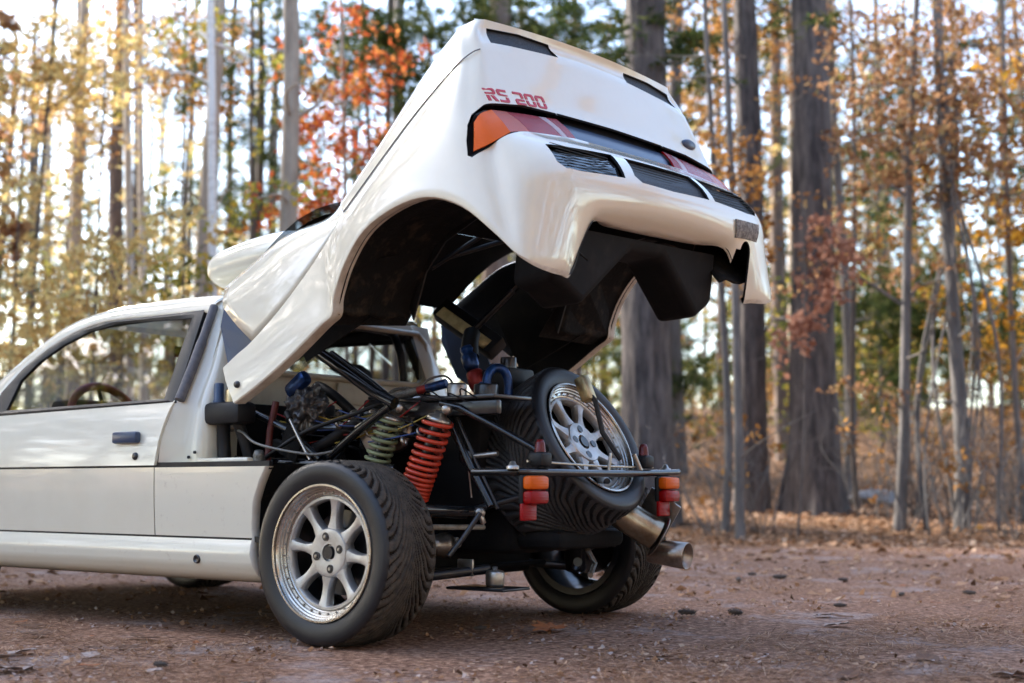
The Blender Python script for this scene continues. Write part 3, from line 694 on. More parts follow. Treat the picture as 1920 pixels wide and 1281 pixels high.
    G_ = np.array([gi + np.array([0, .012, 0]), gi + np.array([0, -.006, 0]), .5 * (gi + go) + np.array([0, -.012, 0]), go + np.array([0, -.004, 0]), go + np.array([0, .02, 0])]) * np.array([1, s, 1])
    V, F = grid_vf(G_); mesh('window_surround', V, F, 'black_plastic', dl, True, sharp=40)
    # door handle and lock
    if True:
        V, F = box_vf((-1.078, -.862 * s, .728), (.150, .030, .046), None, .010); h_ = mesh('door_handle', V, F, 'sheen_blue', dl, True, sharp=40)
        V, F = lathe_vf([(.0001, .008), (.006, .009), (.012, .007), (.015, .002), (.015, -.006)], (-1.024, -.858 * s, .655), (0, -s, 0), 20); mesh('door_lock', V, F, 'black_metal', dl)
    V, F = lathe_vf([(.0001, .002), (.010, .002), (.012, .006), (.015, .006), (.017, .0), (.017, -.006)], (-.64, -.864 * s, .276), (0, -s, 0), 20); mesh('jack_point', V, F, 'black_metal', car)
    # roof side and A-pillar: a band from the window surround up to the roof edge
    lo_ = [(-2.10, -.808, .848), (-2.10, -.757, .952), (-2.02, -.706, 1.056), (-1.895, -.668, 1.140), (-1.75, -.638, 1.203), (-1.554, -.622, 1.238), (-1.25, -.623, 1.236), (-.935, -.624, 1.233), (-.885, -.63, 1.215)]
    hi_ = [(-2.36, -.705, .925), (-2.26, -.665, 1.020), (-2.12, -.632, 1.115), (-1.96, -.603, 1.205), (-1.82, -.585, 1.262), (-1.60, -.571, 1.296), (-1.25, -.569, 1.305), (-.89, -.570, 1.300), (-.845, -.58, 1.285)]
    lo_, hi_ = np.array(lo_), np.array(hi_); md_ = .45 * lo_ + .55 * hi_ + np.array([0, -.016, .004])
    V, F = grid_vf(refine(np.array([lo_ + np.array([0, .02, 0]), lo_ + np.array([0, -.003, 0]), md_, hi_, hi_ + np.array([.012, .03, .004])]), 3, 4) * np.array([1, s, 1])); mesh('roof_side', V, F if s > 0 else [f[::-1] for f in F], 'paint', car)
# roof skin
rf = []
for x, zc, ze in ((-1.84, 1.262, 1.258), (-1.60, 1.318, 1.298), (-1.4, 1.335, 1.306), (-1.1, 1.338, 1.308), (-.86, 1.328, 1.300)):
    rf.append([(x + .06 * (abs(y) / .572) ** 2 * (1 if x < -1.7 else 0), y, ze + (zc - ze) * (1 - (y / .572) ** 2)) for y in np.linspace(-.572, .572, 17)])
V, F = grid_vf(refine(np.array(rf), 3, 1)); o = mesh('roof', V, F, 'paint', car); m_ = o.modifiers.new('s', 'SOLIDIFY'); m_.thickness = .018; m_.offset = 1; apply_mods(o)
V, F = grid_vf(refine(np.array([[(x_, y_ * .97, z_ - .016) for x_, y_, z_ in r_] for r_ in rf]), 2, 1)); mesh('headliner', V, F, 'interior', car)
for s in (1, -1):
    box('door_card', (-1.5, -.79 * s, .62), (1.15, .03, .44), 'interior', car, bev=.012)
    V, F = tube_vf(crv([(x, y * s * .955, z - .01) for x, y, z in ((-2.26, -.70, .98), (-2.05, -.665, 1.10), (-1.86, -.625, 1.21), (-1.6, -.60, 1.255), (-1.2, -.595, 1.262), (-.90, -.60, 1.255))], 3), .026, 8); mesh('pillar_trim', V, F, 'interior', car)
# windscreen
ws = []
for t in np.linspace(0, 1, 7):
    x, z, hw = -1.83 - .55 * t, 1.258 - .345 * t, .58 + .12 * t
    ws.append([(x - .10 * (1 - (y / hw) ** 2) * t, y, z) for y in np.linspace(-hw, hw, 11)])
V, F = grid_vf(np.array(ws)); mesh('windscreen', V, F, 'screen_glass', car)
# nose: bonnet and wings, out of the frame
ns_ = []
for x, zt, hw, zb in ((-2.12, .86, .86, .60), (-2.30, .835, .875, .56), (-2.6, .80, .88, .52), (-2.9, .74, .86, .45), (-3.1, .66, .80, .36), (-3.25, .52, .70, .30)):
    ns_.append([(x, y, zb + (zt - zb) * (1 - abs(y / hw) ** 5) ** .5) for y in np.linspace(-hw, hw, 25)])
V, F = grid_vf(refine(np.array(ns_), 3, 1)); mesh('bonnet', V, F, 'paint', car)
for s in (1, -1):
    V = []; 
    pr = [(-2.13, .21)] + [(-2.53 + .37 * math.cos(a), .33 + .36 * math.sin(a)) for a in np.linspace(-.2, math.pi + .2, 16)] + [(-3.1, .26), (-3.2, .45), (-2.95, .56), (-2.6, .58), (-2.13, .615)]
    plate('front_wing', [(x, -(.855 if x > -3.0 else .78) * s, z) for x, z in pr], .02, 'paint', car, n=Vector((0, -s, 0)))
plate('front_bumper', [(-3.24, -.70, .52), (-3.24, .70, .52), (-3.2, .72, .22), (-3.2, -.72, .22)], .03, 'paint', car)
# floor, tub
box('floor_pan', (-1.42, 0, .235), (2.15, 1.52, .05), 'dusty_black', car)
for s in (1, -1): box('inner_sill', (-1.30, -.765 * s, .40), (1.85, .03, .34), 'interior', car)
box('dashboard', (-2.08, 0, .80), (.30, 1.36, .16), 'interior', car, bev=.05); box('instrument_hood', (-1.96, -.38, .895), (.16, .36, .06), 'interior', car, bev=.028)
box('front_bulkhead', (-2.22, 0, .55), (.05, 1.5, .6), 'interior', car)
# bulkhead with rounded window opening
bx = -.80; ho = [(-.575, 1.02), (-.575, 1.19), (-.53, 1.235), (.53, 1.235), (.575, 1.19), (.575, 1.02), (.53, .995), (-.53, .995)]
ou = [(-.70, .60), (-.72, .90), (-.60, 1.27), (.60, 1.27), (.72, .90), (.70, .60), (.4, .60), (-.4, .60)]
ho = [(-.575, 1.03), (-.57, 1.19), (-.52, 1.235), (.52, 1.235), (.57, 1.19), (.575, 1.03), (.53, .998), (-.53, .998)]
g = np.array([[(bx, y, z) for y, z in ou + ou[:1]], [(bx, y * .5 + y2 * .5, z * .5 + z2 * .5) for (y, z), (y2, z2) in zip(ou + ou[:1], ho + ho[:1])], [(bx, y, z) for y, z in ho + ho[:1]], [(bx - .03, y, z) for y, z in ho + ho[:1]]])
V, F = grid_vf(g); bk = mesh('bulkhead', V, F, 'cream', car, False)
hr = [Vector((bx + .008, y, z)) for y, z in ho + ho[:1]]
V, F = tube_vf([Vector(p) for p in np.concatenate([np.linspace(hr[i], hr[i + 1], 5)[:-1] for i in range(8)] + [np.array(hr[-1:])])], .013, 8); mesh('window_frame', V, F, 'cream', bk)
mesh('rear_window', [Vector((bx - .012, y, z)) for y, z in ho], [tuple(range(8))], 'window_glass', bk, False)
box('firewall', (bx + .03, -.02, .735), (.03, 1.36, .26), 'black_matte', car, bev=.01)
box('bulkhead_panel', (bx + .012, .20, .935), (.012, .40, .09), 'cream', car, bev=.004)
# seats
for s in (-1, 1):
    st_ = [(-1.32, .30, .26, .26), (-1.22, .55, .25, .10), (-1.14, .80, .23, .09), (-1.10, .95, .14, .075), (-1.085, 1.06, .12, .06), (-1.08, 1.10, .06, .03)]
    rows = []
    for x, z, hw, hd in st_: rows.append([(x + hd * math.copysign(abs(math.cos(a)) ** .7, math.cos(a)), .38 * s + hw * math.copysign(abs(math.sin(a)) ** .7, math.sin(a)), z) for a in np.linspace(0, 2 * math.pi, 21)])
    g = refine(np.array(rows), 3, 1); V, F = grid_vf(g); F.append(tuple((len(g) - 1) * 21 + k for k in range(20))); mesh('seat', V, F, 'interior', car)
# steering wheel (driver on the near side)
sw = Vector((-1.86, -.38, .828)); n_ = Vector((.90, 0, .42)).normalized(); u_ = Vector((0, 1, 0)); v_ = n_.cross(u_)
pts = [sw + (u_ * math.cos(a) + v_ * math.sin(a)) * .182 for a in np.linspace(0, 2 * math.pi, 41)]
stw = tube('steering_wheel', pts, .019, 'wheel_leather', car, 10)
for a in (math.pi / 2, math.pi * 1.17, math.pi * 1.83): tube('spoke', [sw, sw + (u_ * math.cos(a) + v_ * math.sin(a)) * .175], .010, 'black_metal', stw, 8)
tube('steering_column', [sw, sw - n_ * .25], .022, 'interior', car)
tube('inner_mirror_stalk', [(-1.80, 0, 1.23), (-1.76, 0, 1.18)], .008, 'interior', car); box('inner_mirror', (-1.75, 0, 1.165), (.02, .20, .05), 'interior', car, bev=.01)
tube('roll_bar', crv([(-.90, -.52, .62), (-.90, -.55, .95), (-.90, -.50, 1.20), (-.90, -.35, 1.25), (-.90, .35, 1.25), (-.90, .50, 1.20), (-.90, .55, .95), (-.90, .52, .62)], 4), .019, 'black_metal', car)

# ------------------------------------------------------------------ chassis, engine bay
box('gearbox', (.02, .02, .46), (.50, .34, .34), 'black_matte', car, bev=.04)
box('engine_block', (-.32, .05, .56), (.52, .48, .52), 'black_matte', car, bev=.05)
box('engine_undertray', (-.30, 0, .225), (.50, 1.0, .02), 'black_matte', car)
box('subframe_plate', (.20, -.36, .852), (.46, .22, .014), 'black_metal', car, bev=.004)
box('subframe_beam', (.20, -.44, .815), (.46, .03, .05), 'black_metal', car);
box('rear_tank', (.03, .06, .63), (.36, .66, .36), 'black_matte', car, bev=.03)
for s in (1, -1):
    Y = lambda y: y * s
    tube('upper_stay', [(-.385, Y(-.55), 1.062), (-.20, Y(-.55), .960), (-.06, Y(-.55), .878), (.04, Y(-.55), .835)], .022, 'black_gloss', car, 12)
    tube('upper_stay', [(-.33, Y(-.50), 1.04), (-.10, Y(-.52), .915), (.0, Y(-.54), .86)], .013, 'black_gloss', car, 10)
    tube('diagonal_stay', [(.02, Y(-.55), .825), (-.14, Y(-.55), .74), (-.29, Y(-.55), .645)], .016, 'black_gloss', car, 10)
    if s > 0: tube('lamp_bar_stay', [(.19, Y(-.47), .835), (.27, Y(-.46), .815), (.40, Y(-.42), .745), (.53, Y(-.38), .672), (.585, Y(-.37), .630)], .013, 'black_gloss', car, 10)
    tube('rear_stay', [(.18, Y(-.42), .785), (.27, Y(-.41), .62), (.36, Y(-.40), .470)], .014, 'black_gloss', car, 10)
    tube('rear_stay', [(.205, Y(-.40), .785), (.28, Y(-.38), .62), (.36, Y(-.36), .46)], .008, 'black_metal', car, 8)
    # suspension legs
    for nm, top_, bot_, r_, wr, tn, m_, pf in (('spring_front', (-.018, Y(-.50), .785), (-.105, Y(-.52), .555), .043, .0072, 10, 'spring_green', None), ('spring_rear', (.205, Y(-.50), .772), (.105, Y(-.52), .505), .050, .0080, 13.5, 'spring_red', lambda t: t * (1 + .55 * (1 - t)) / 1.0 if t < 1 else 1)):
        dmp = tube('damper', [top_, bot_], .022, 'black_metal', car, 12)
        V, F = tube_vf(helix_pts(top_, bot_, r_, tn, 20, pf), wr, 8); mesh('coil_spring', V, F, m_, dmp)
        tv = Vector(top_); dv = (Vector(top_) - Vector(bot_)).normalized()
        V, F = lathe_vf([(.0001, .030), (.020, .030), (.024, .020), (.040, .012), (.046, .004), (.046, -.004), (.001, -.006)], tv, dv, 20); mesh('spring_cap', V, F, 'steel', dmp)
        V, F = lathe_vf([(.0001, .026), (.013, .026), (.017, .020), (.017, -.02), (.0001, -.02)], tv + dv * .038 + Vector((.03, Y(-.01), 0)), (.55, Y(-.8), 0), 14); mesh('mount_bush', V, F, 'steel', dmp)
        V, F = lathe_vf([(.001, .012), (.047, .012), (.047, -.006), (.001, -.02)], Vector(bot_), dv, 18); mesh('spring_seat', V, F, 'steel', dmp)
    # upper and lower arms, drive shaft
    tube('upper_arm', [(.25, Y(-.66), .462), (.25, Y(-.36), .452)], .019, 'black_gloss', car, 10); tube('upper_arm', [(.02, Y(-.66), .455), (.22, Y(-.36), .44)], .017, 'black_gloss', car, 10)
    tube('lower_arm', [(.0, Y(-.64), .20), (.26, Y(-.28), .245)], .018, 'black_metal', car, 10); tube('lower_arm', [(.0, Y(-.64), .20), (-.20, Y(-.28), .245)], .018, 'black_metal', car, 10)
    tube('tie_rod', [(.20, Y(-.62), .40), (.17, Y(-.20), .39)], .010, 'shaft_white', car, 8)
    sh_ = tube('drive_shaft', [(0, Y(-.58), .318), (0, Y(-.12), .328)], .0215, 'shaft_white', car, 14)
    for yy in (-.24, -.56):
        V, F = lathe_vf([(.021, -.055), (.034, -.045), (.030, -.035), (.040, -.025), (.036, -.012), (.046, 0), (.046, .03), (.020, .034)], (0, Y(yy), .322), (0, Y(-1) if yy < -.4 else Y(1), 0), 18); mesh('joint_boot', V, F, 'steel' if yy > -.4 else 'black_metal', sh_)
    V, F = lathe_vf([(.0001, .030), (.030, .030), (.034, .022), (.034, -.02), (.0001, -.02)], (.0, Y(-.62), .314), (0, Y(1), 0), 20); mesh('hub_carrier', V, F, 'black_metal', car)
    box('upright', (.02, Y(-.61), .33), (.10, .05, .30), 'black_metal', car, bev=.02)
    tube('anti_roll_link', [(.33, Y(-.42), .447), (.30, Y(-.48), .36), (.27, Y(-.52), .30)], .010, 'black_metal', car, 8)
    tube('rear_strut', [(.25, Y(-.37), .455), (.36, Y(-.24), .50), (.52, Y(-.10), .56)], .012, 'black_metal', car, 8)
    V, F = lathe_vf([(.0001, .014), (.014, .014), (.020, .006), (.020, -.01), (.001, -.01)], (.30, Y(-.385), .447), (.7, Y(-.7), 0), 14); mesh('link_joint', V, F, 'steel', car)
    V, F = box_vf((.308, Y(-.38), .423), (.012, .022, .036), Matrix.Rotation(.5, 3, 'X'), .004); mesh('link_clevis', V, F, 'steel', car)
# left-hand clutter seen over the near wheel
box('side_tank', (-.66, -.705, .815), (.20, .10, .085), 'black_plastic', car, bev=.02)
tube('drain_pipe', crv([(-.70, -.70, .80), (-.71, -.69, .72), (-.70, -.69, .62)], 5), .026, 'black_plastic', car, 12); tube('drain_pipe', [(-.64, -.69, .80), (-.62, -.66, .70), (-.60, -.64, .60)], .022, 'black_plastic', car, 12)
V, F = lathe_vf([(.0001, .075), (.016, .075), (.019, .070), (.019, .012), (.022, .008), (.022, -.004)], (-.725, -.705, .858), (0, 0, 1), 18); mesh('filler_cap', V, F, 'sheen_blue', car)
V, F = lathe_vf([(.0001, .05), (.030, .05), (.034, .044), (.034, -.01)], (-.655, -.69, .856), (0, 0, 1), 18); mesh('reservoir', V, F, 'gold_metal', car)
tube('intake_pipe', crv([(-.66, -.42, .70), (-.60, -.34, .745), (-.48, -.30, .755), (-.33, -.29, .745), (-.22, -.26, .73)], 5), [.055] * 8 + [.062] * 8 + [.056] * 5, 'black_gloss', car, 20)
V, F = lathe_vf([(.058, -.02), (.068, -.018), (.068, .018), (.058, .02)], (-.26, -.28, .735), (.9, .3, -.2), 20); mesh('hose_clamp', V, F, 'steel', car)
# crumpled heat wrap
rng = random.Random(5); bm = bmesh.new(); bmesh.ops.create_icosphere(bm, subdivisions=5, radius=1)
for v in bm.verts:
    n = noise.noise(v.co * 2.1) * .35 - abs(noise.noise(v.co * 3.7)) * .55 + noise.noise(v.co * 9) * .10; v.co = Vector((v.co.x * .085, v.co.y * .07, v.co.z * .10)) * (1 + n); v.co += Vector((-.44, -.52, .83))
me = bpy.data.meshes.new('heat_wrap'); bm.to_mesh(me); bm.free(); me.materials.append(MATS['foil']); me.polygons.foreach_set('use_smooth', [True] * len(me.polygons)); link(bpy.data.objects.new('heat_wrap', me), car)
V, F = box_vf((-.455, -.55, .925), (.12, .05, .06), Matrix.Rotation(-.6, 3, 'Y'), .02); mesh('coolant_cap', V, F, 'blue_anod', car, True, sharp=40)
tube('cable', crv([(-.72, -.66, .755), (-.60, -.70, .745), (-.50, -.72, .70), (-.38, -.70, .672), (-.26, -.66, .655), (-.20, -.62, .665)], 5), .0055, 'hose_braid', car, 8)
tube('dipstick_tube', [(-.43, -.62, .80), (-.35, -.64, .715), (-.27, -.66, .635)], .0065, 'steel', car, 8); tube('dipstick_grip', [(-.445, -.615, .815), (-.42, -.622, .79)], .012, 'black_plastic', car, 10)
tube('red_hose', [(-.52, -.60, .86), (-.53, -.62, .75), (-.53, -.63, .62)], .013, 'red_hose', car, 8)
V, F = lathe_vf([(.0001, .05), (.016, .048), (.022, .03), (.020, .02), (.026, .012), (.024, 0), (.030, -.01), (.028, -.03)], (-.50, -.70, .625), (.2, -.2, 1), 16); mesh('filter_bulb', V, F, 'hose_braid', car)
rg = random.Random(23)
cv = box('cam_cover', (-.36, -.02, .86), (.34, .20, .07), 'black_metal', car, bev=.02)
for k in range(5): tube('cover_rib', [(-.50 + .07 * k, -.11, .897), (-.50 + .07 * k, .07, .897)], .006, 'black_metal', cv, 6)
tube('coolant_hose', crv([(-.66, -.50, .66), (-.56, -.56, .70), (-.44, -.55, .66), (-.34, -.52, .70), (-.22, -.46, .78)], 5), .022, 'black_plastic', car, 12)
tube('coolant_hose', crv([(-.60, -.30, .90), (-.50, -.40, .93), (-.38, -.42, .88), (-.30, -.38, .80)], 5), .019, 'black_plastic', car, 12)
tube('oil_line', crv([(-.62, -.58, .63), (-.48, -.66, .66), (-.34, -.62, .74), (-.16, -.56, .80), (-.06, -.50, .845)], 5), .008, 'black_plastic', car, 8)
V, F = lathe_vf([(.0001, .11), (.045, .108), (.052, .095), (.052, .01), (.040, 0), (.0001, 0)], (-.20, -.40, .64), (.2, -.3, 1), 22); mesh('oil_filter', V, F, 'black_gloss', car)
V, F = lathe_vf([(.02, -.02), (.075, -.018), (.085, .0), (.085, .03), (.06, .045), (.02, .05)], (-.15, -.34, .745), (.3, -1, .2), 26); mesh('turbo_housing', V, F, 'exhaust_tip', car)
box('coil_pack', (-.55, -.46, .735), (.10, .07, .09), 'black_plastic', car, rot=(0, .2, .3), bev=.012); box('ecu_box', (-.62, -.30, .80), (.05, .20, .14), 'black_metal', car, bev=.012)
tube('chassis_rail', [(-.74, -.60, .64), (-.30, -.58, .62), (.02, -.52, .60)], .020, 'black_gloss', car, 10); tube('chassis_rail', [(-.74, -.62, .86), (-.45, -.60, .75), (-.30, -.58, .64)], .015, 'black_gloss', car, 10)
box('dirty_bracket', (-.42, -.61, .70), (.10, .012, .12), 'mud_black', car, rot=(0, .4, 0), bev=.004); box('tin_shield', (-.10, -.50, .72), (.11, .010, .15), 'steel', car, rot=(.1, -.5, .2), bev=.003)
# fittings on the subframe plate
hs = tube('breather_hose', crv([(-.06, -.46, .865), (.0, -.45, .875), (.055, -.44, .887)], 4), .016, 'hose_braid', car, 12); tube('red_fitting', [(.045, -.44, .884), (.10, -.43, .896)], .0165, 'red_anod', car, 8); tube('blue_fitting', [(.09, -.432, .893), (.165, -.41, .910)], .0175, 'blue_anod', car, 8)
tube('hose_loop', crv([(.0, -.40, .88), (.03, -.36, .93), (.09, -.34, .945), (.14, -.35, .92), (.16, -.38, .89)], 5), .0045, 'hose_braid', car, 7)
tube('hose_coil', crv([(-.09, -.46, .865), (-.08, -.42, .895), (-.03, -.40, .90), (.01, -.42, .88), (-.02, -.46, .87)], 5), .007, 'hose_braid', car, 7)
V, F = lathe_vf([(.0001, .050), (.030, .050), (.036, .042), (.036, .0)], (.205, -.40, .859), (0, 0, 1), 24); mesh('filler_neck', V, F, 'steel', car)
V, F = lathe_vf([(.0001, .050), (.042, .050), (.045, .044), (.045, .0)], (.26, -.30, .859), (0, 0, 1), 24); mesh('pump_body', V, F, 'black_metal', car)
ub = crv([(.215 + .0, -.235, .862), (.215, -.238, .935), (.225, -.215, .972), (.245, -.185, .972), (.256, -.165, .935), (.256, -.162, .862)], 5)
tube('blue_hose_bend', ub, .017, 'blue_anod', car, 12)
box('catch_tank', (.13, .0, .925), (.14, .16, .13), 'black_plastic', car, bev=.012); V, F = lathe_vf([(.0001, .05), (.030, .05), (.032, .046), (.032, 0)], (.14, -.01, .985), (0, 0, 1), 22); mesh('catch_tank_cap', V, F, 'black_metal', car)
V, F = lathe_vf([(.0001, .10), (.022, .10), (.027, .085), (.024, .072), (.032, .06), (.032, .02), (.024, .0), (.0001, 0)], (.02, -.08, .985), (-.3, -.1, 1), 20); mesh('valve_top', V, F, 'blue_anod', car)
V, F = lathe_vf([(.0001, .08), (.026, .08), (.034, .07), (.036, .02), (.028, .0)], (.045, -.07, .91), (-.3, -.1, 1), 18); mesh('valve_body', V, F, 'red_anod', car)
tube('blue_fitting', [(.09, -.10, .93), (.11, -.12, .865)], .022, 'blue_anod', car, 8)
tube('filler_hose', crv([(-.05, .0, 1.14), (-.02, -.05, 1.09), (.0, -.07, 1.04)], 4), .034, 'black_plastic', car, 14)
for i in range(6): tube('wire', crv([(-.02 + .05 * i, -.46 + .01 * i, .862), (.05 + .05 * i, -.49, .85 + .015 * (i % 3)), (.13 + .045 * i, -.47, .835 + .01 * (i % 2))], 4), .003, 'black_plastic', car, 5)
for k, (cn, a, b) in enumerate((c_, Vector((rg_x, -.50 - .02 * (k_ % 4), .82 - .03 * (k_ % 5))), Vector((rg_x + .28, -.46 + .02 * (k_ % 3), .86 - .05 * (k_ % 4)))) for k_, (c_, rg_x) in enumerate(zip(['wire_red', 'wire_yellow', 'wire_blue', 'black_plastic'] * 4, np.linspace(-.62, -.06, 16)))):
    tube('wire', crv([a, (a + b) / 2 + Vector((0, -.03, -.05 + .02 * (k % 4))), b], 5), .0028, cn, car, 5)
for k in range(14):
    p = Vector((-.60 + .055 * k, -.52 + .03 * (k % 3), .70 + .035 * (k % 4))); V, F = lathe_vf([(.014, -.005), (.019, -.005), (.019, .005), (.014, .005)], p, (.8, .3 * (-1) ** k, .3), 14, True); mesh('hose_clip', V, F, 'steel', car)
rg = random.Random(11)
mb = MB()
for i in range(26):
    a = Vector((rg.uniform(-.5, .1), rg.uniform(-.5, .2), rg.uniform(.60, .84))); b = a + Vector((rg.uniform(-.16, .16), rg.uniform(-.1, .1), rg.uniform(-.12, .12)))
    mb.add(*tube_vf(crv([a, (a + b) / 2 + Vector((0, -.04, rg.uniform(-.05, .05))), b], 4), rg.uniform(.004, .011), 6))
o = mb.build('hose_bundle', 'black_plastic', car); o['kind'] = 'stuff'
mb = MB()
for i in range(22):
    a = Vector((rg.uniform(-.45, -.05), rg.uniform(-.45, -.25), rg.uniform(.70, .83))); mb.add(*lathe_vf([(.0001, .012), (.008, .012), (.010, .006), (.010, -.01)], a, (rg.uniform(-1, 1), -1, rg.uniform(-1, 1)), 7))
o = mb.build('bolt_heads', 'steel', car); o['kind'] = 'stuff'
# small parts low at the back
cj = tube('release_lever', [(.245, -.385, .645), (.36, -.36, .655)], .010, 'steel', car, 8); V, F = lathe_vf([(.0001, .016), (.018, .016), (.026, .010), (.032, .0), (.032, -.012)], (.245, -.385, .645), (.5, -.85, 0), 20); mesh('lever_boss', V, F, 'black_metal', car)
tube('lever_wire', [(.25, -.39, .62), (.262, -.385, .50)], .003, 'steel', car, 5)
gj = [(.0001, .070), (.010, .070), (.010, .060), (.030, .055), (.034, .048), (.034, .010), (.030, .0), (.0001, 0)]
V, F = lathe_vf(gj, (.302, -.30, .185), (0, 0, 1), 24); mesh('bush_housing', V, F, 'steel', car)
box('skid_plate', (.27, -.30, .178), (.26, .16, .010), 'black_metal', car); box('bracket', (.20, -.34, .25), (.07, .012, .06), 'steel', car, bev=.003)
box('crossmember', (-.14, 0, .25), (.10, .90, .12), 'black_matte', car, bev=.02)
tube('far_wishbone', [(.36, .20, .30), (.26, .40, .235), (.36, .22, .20)], .011, 'steel', car, 8)
# rear lamp bar
tube('lamp_bar', crv([(.40, -.545, .588), (.52, -.545, .588), (.575, -.525, .588), (.588, -.48, .588), (.588, 0, .586), (.588, .44, .592), (.588, .50, .594)], 4), .0135, 'black_gloss', car, 12)
tube('bar_rod', [(.55, -.44, .625), (.57, .0, .612), (.57, .34, .612)], .0045, 'steel', car, 7)
tube('bar_post', [(.57, .205, .66), (.586, .235, .59)], .010, 'steel', car, 8); tube('bar_clip', [(.588, .0, .575), (.588, .02, .66)], .006, 'steel', car, 6)
for s, yc in ((1, -.488), (-1, .375)):
    lp = box('bar_lamp', (.597, yc, .528), (.022, .110, .100), 'black_plastic', car, bev=.010)
    V, F = box_vf((.622, yc, .552), (.040, .106, .047), None, .012); mesh('amber_lens', V, F, 'lens_amber', lp, True, sharp=40)
    V, F = box_vf((.622, yc, .503), (.040, .106, .046), None, .012); mesh('red_lens', V, F, 'lens_red', lp, True, sharp=40)
    V, F = box_vf((.612, yc - .030, .455), (.014, .078, .056), None, .003); mesh('red_reflector', V, F, 'lens_red', lp, True, sharp=40)
    xb, yb = .57, yc + .095 if s > 0 else yc - .10
    bc = box('beacon', (xb, yb, .632), (.062, .066, .050), 'black_plastic', car, bev=.012)
    V, F = lathe_vf([(.0001, .046), (.011, .044), (.017, .032), (.020, 0), (.022, -.010)], (xb, yb, .655), (0, 0, 1), 18); mesh('beacon_dome', V, F, 'beacon_red', bc)
    V, F = lathe_vf([(.0001, .018), (.008, .016), (.014, .004), (.022, .0), (.022, -.01)], (.57, yc - .06 * s, .607), (0, 0, 1), 14); mesh('bar_nut', V, F, 'steel', car)
# exhaust
mu = tube('silencer', [(.42, .20, .49), (.47, .235, .45), (.585, .335, .355)], [.046, .060, .060], 'exhaust_can', car, 24)
a_ = Vector((.40, .17, .50)); b_ = Vector((.60, .35, .345)); d_ = (b_ - a_).normalized()
V, F = lathe_vf([(.0001, .004), (.082, .004), (.082, 0), (.0001, 0)], Vector((.592, .342, .350)), d_, 28); mesh('silencer_flange', V, F, 'exhaust_tip', mu)
V, F = lathe_vf([(.046, -.09), (.048, -.02), (.050, .0), (.051, .065), (.048, .066), (.046, .0), (.045, -.05)], (.625, .385, .283), (1, .08, -.10), 28); mesh('tail_pipe', V, F, 'exhaust_tip', mu)
box('heat_shield', (.545, .42, .44), (.14, .010, .15), 'steel', car, rot=(.35, .6, .3), bev=.004)
box('exhaust_box', (.30, .28, .36), (.20, .26, .12), 'black_matte', car, bev=.05)
# spare wheel: stands on its own, strapped upright behind the gearbox
sp = tag(empty('spare_wheel', (0.360, .075, .667)), 'spare alloy wheel with black tyre leaning behind the rear lamp bar', 'wheel')
nrm = Vector((.88, .010, .475)).normalized()
q = Vector((0, -1, 0)).rotation_difference(nrm); sp.rotation_mode = 'QUATERNION'; sp.rotation_quaternion = q
child('rim', ME_FACE, sp); child('rim_barrel', ME_BAR, sp); ty_ = child('tyre', ME_TYRE, sp)
for k_, m_ in ((1, 'spare_tread'), (2, 'black_plastic')): ty_.material_slots[k_].link = 'OBJECT'; ty_.material_slots[k_].material = MATS[m_]
ty_.scale = (1, 1.35, 1); ty_.location = (0, .045, 0); child('rim_bolts', ME_BOLT, sp, 'stuff'); child('lug_pocket_shade', ME_POCK, sp, 'stuff')
tube('wheel_strap', [tuple(q.inverted() @ (Vector(p) - sp.location)) for p in ((.40, .09, .935), (.475, .09, .86), (.50, .10, .74), (.54, .16, .64))], .010, 'interior', sp, 6)
V, F = box_vf((.43, .09, .905), (.045, .05, .10), Matrix.Rotation(-.4, 3, 'Y'), .008); mesh('wheel_clamp', [q.inverted() @ (v - sp.location) for v in V], F, 'gold_metal', sp, True, sharp=40)
box('spare_cradle', (.34, .10, .345), (.24, .44, .07), 'black_matte', car, bev=.03)

# ================================================================== THE PLACE
def smooth(a, b, x): t = min(1, max(0, (x - a) / (b - a))); return t * t * (3 - 2 * t)
def height(x, y):
    """flat gravel lot, leaf bank beyond it rising into the wood (more on the right)"""
    d = (x - CAM.x) * fw.x + (y - CAM.y) * fw.y; r = (x - CAM.x) * rt.x + (y - CAM.y) * rt.y
    k = .35 + .65 * smooth(-5, 2, r)
    h = .060 * max(0, min(d, 16.5) - 12.4) * smooth(12.4, 14, d) + .105 * max(0, min(d, 42) - 16.5) + .01 * max(0, min(d, 90) - 40)
    n = .05 * noise.noise(Vector((x * .35, y * .35, 0))) * smooth(12, 16, d) + .012 * noise.noise(Vector((x * .9, y * .9, 3))) * smooth(7, 9, d)
    return h * k + n
cs = np.linspace(-1, 1, 171); cs = 260 * np.sign(cs) * np.abs(cs) ** 3.2
Vg = []; cx0, cy0 = -1.0, 4.0
for a in cs:
    for b in cs: Vg.append((cx0 + a, cy0 + b, height(cx0 + a, cy0 + b)))
n_ = len(cs); Fg = [(i * n_ + j, (i + 1) * n_ + j, (i + 1) * n_ + j + 1, i * n_ + j + 1) for i in range(n_ - 1) for j in range(n_ - 1)]
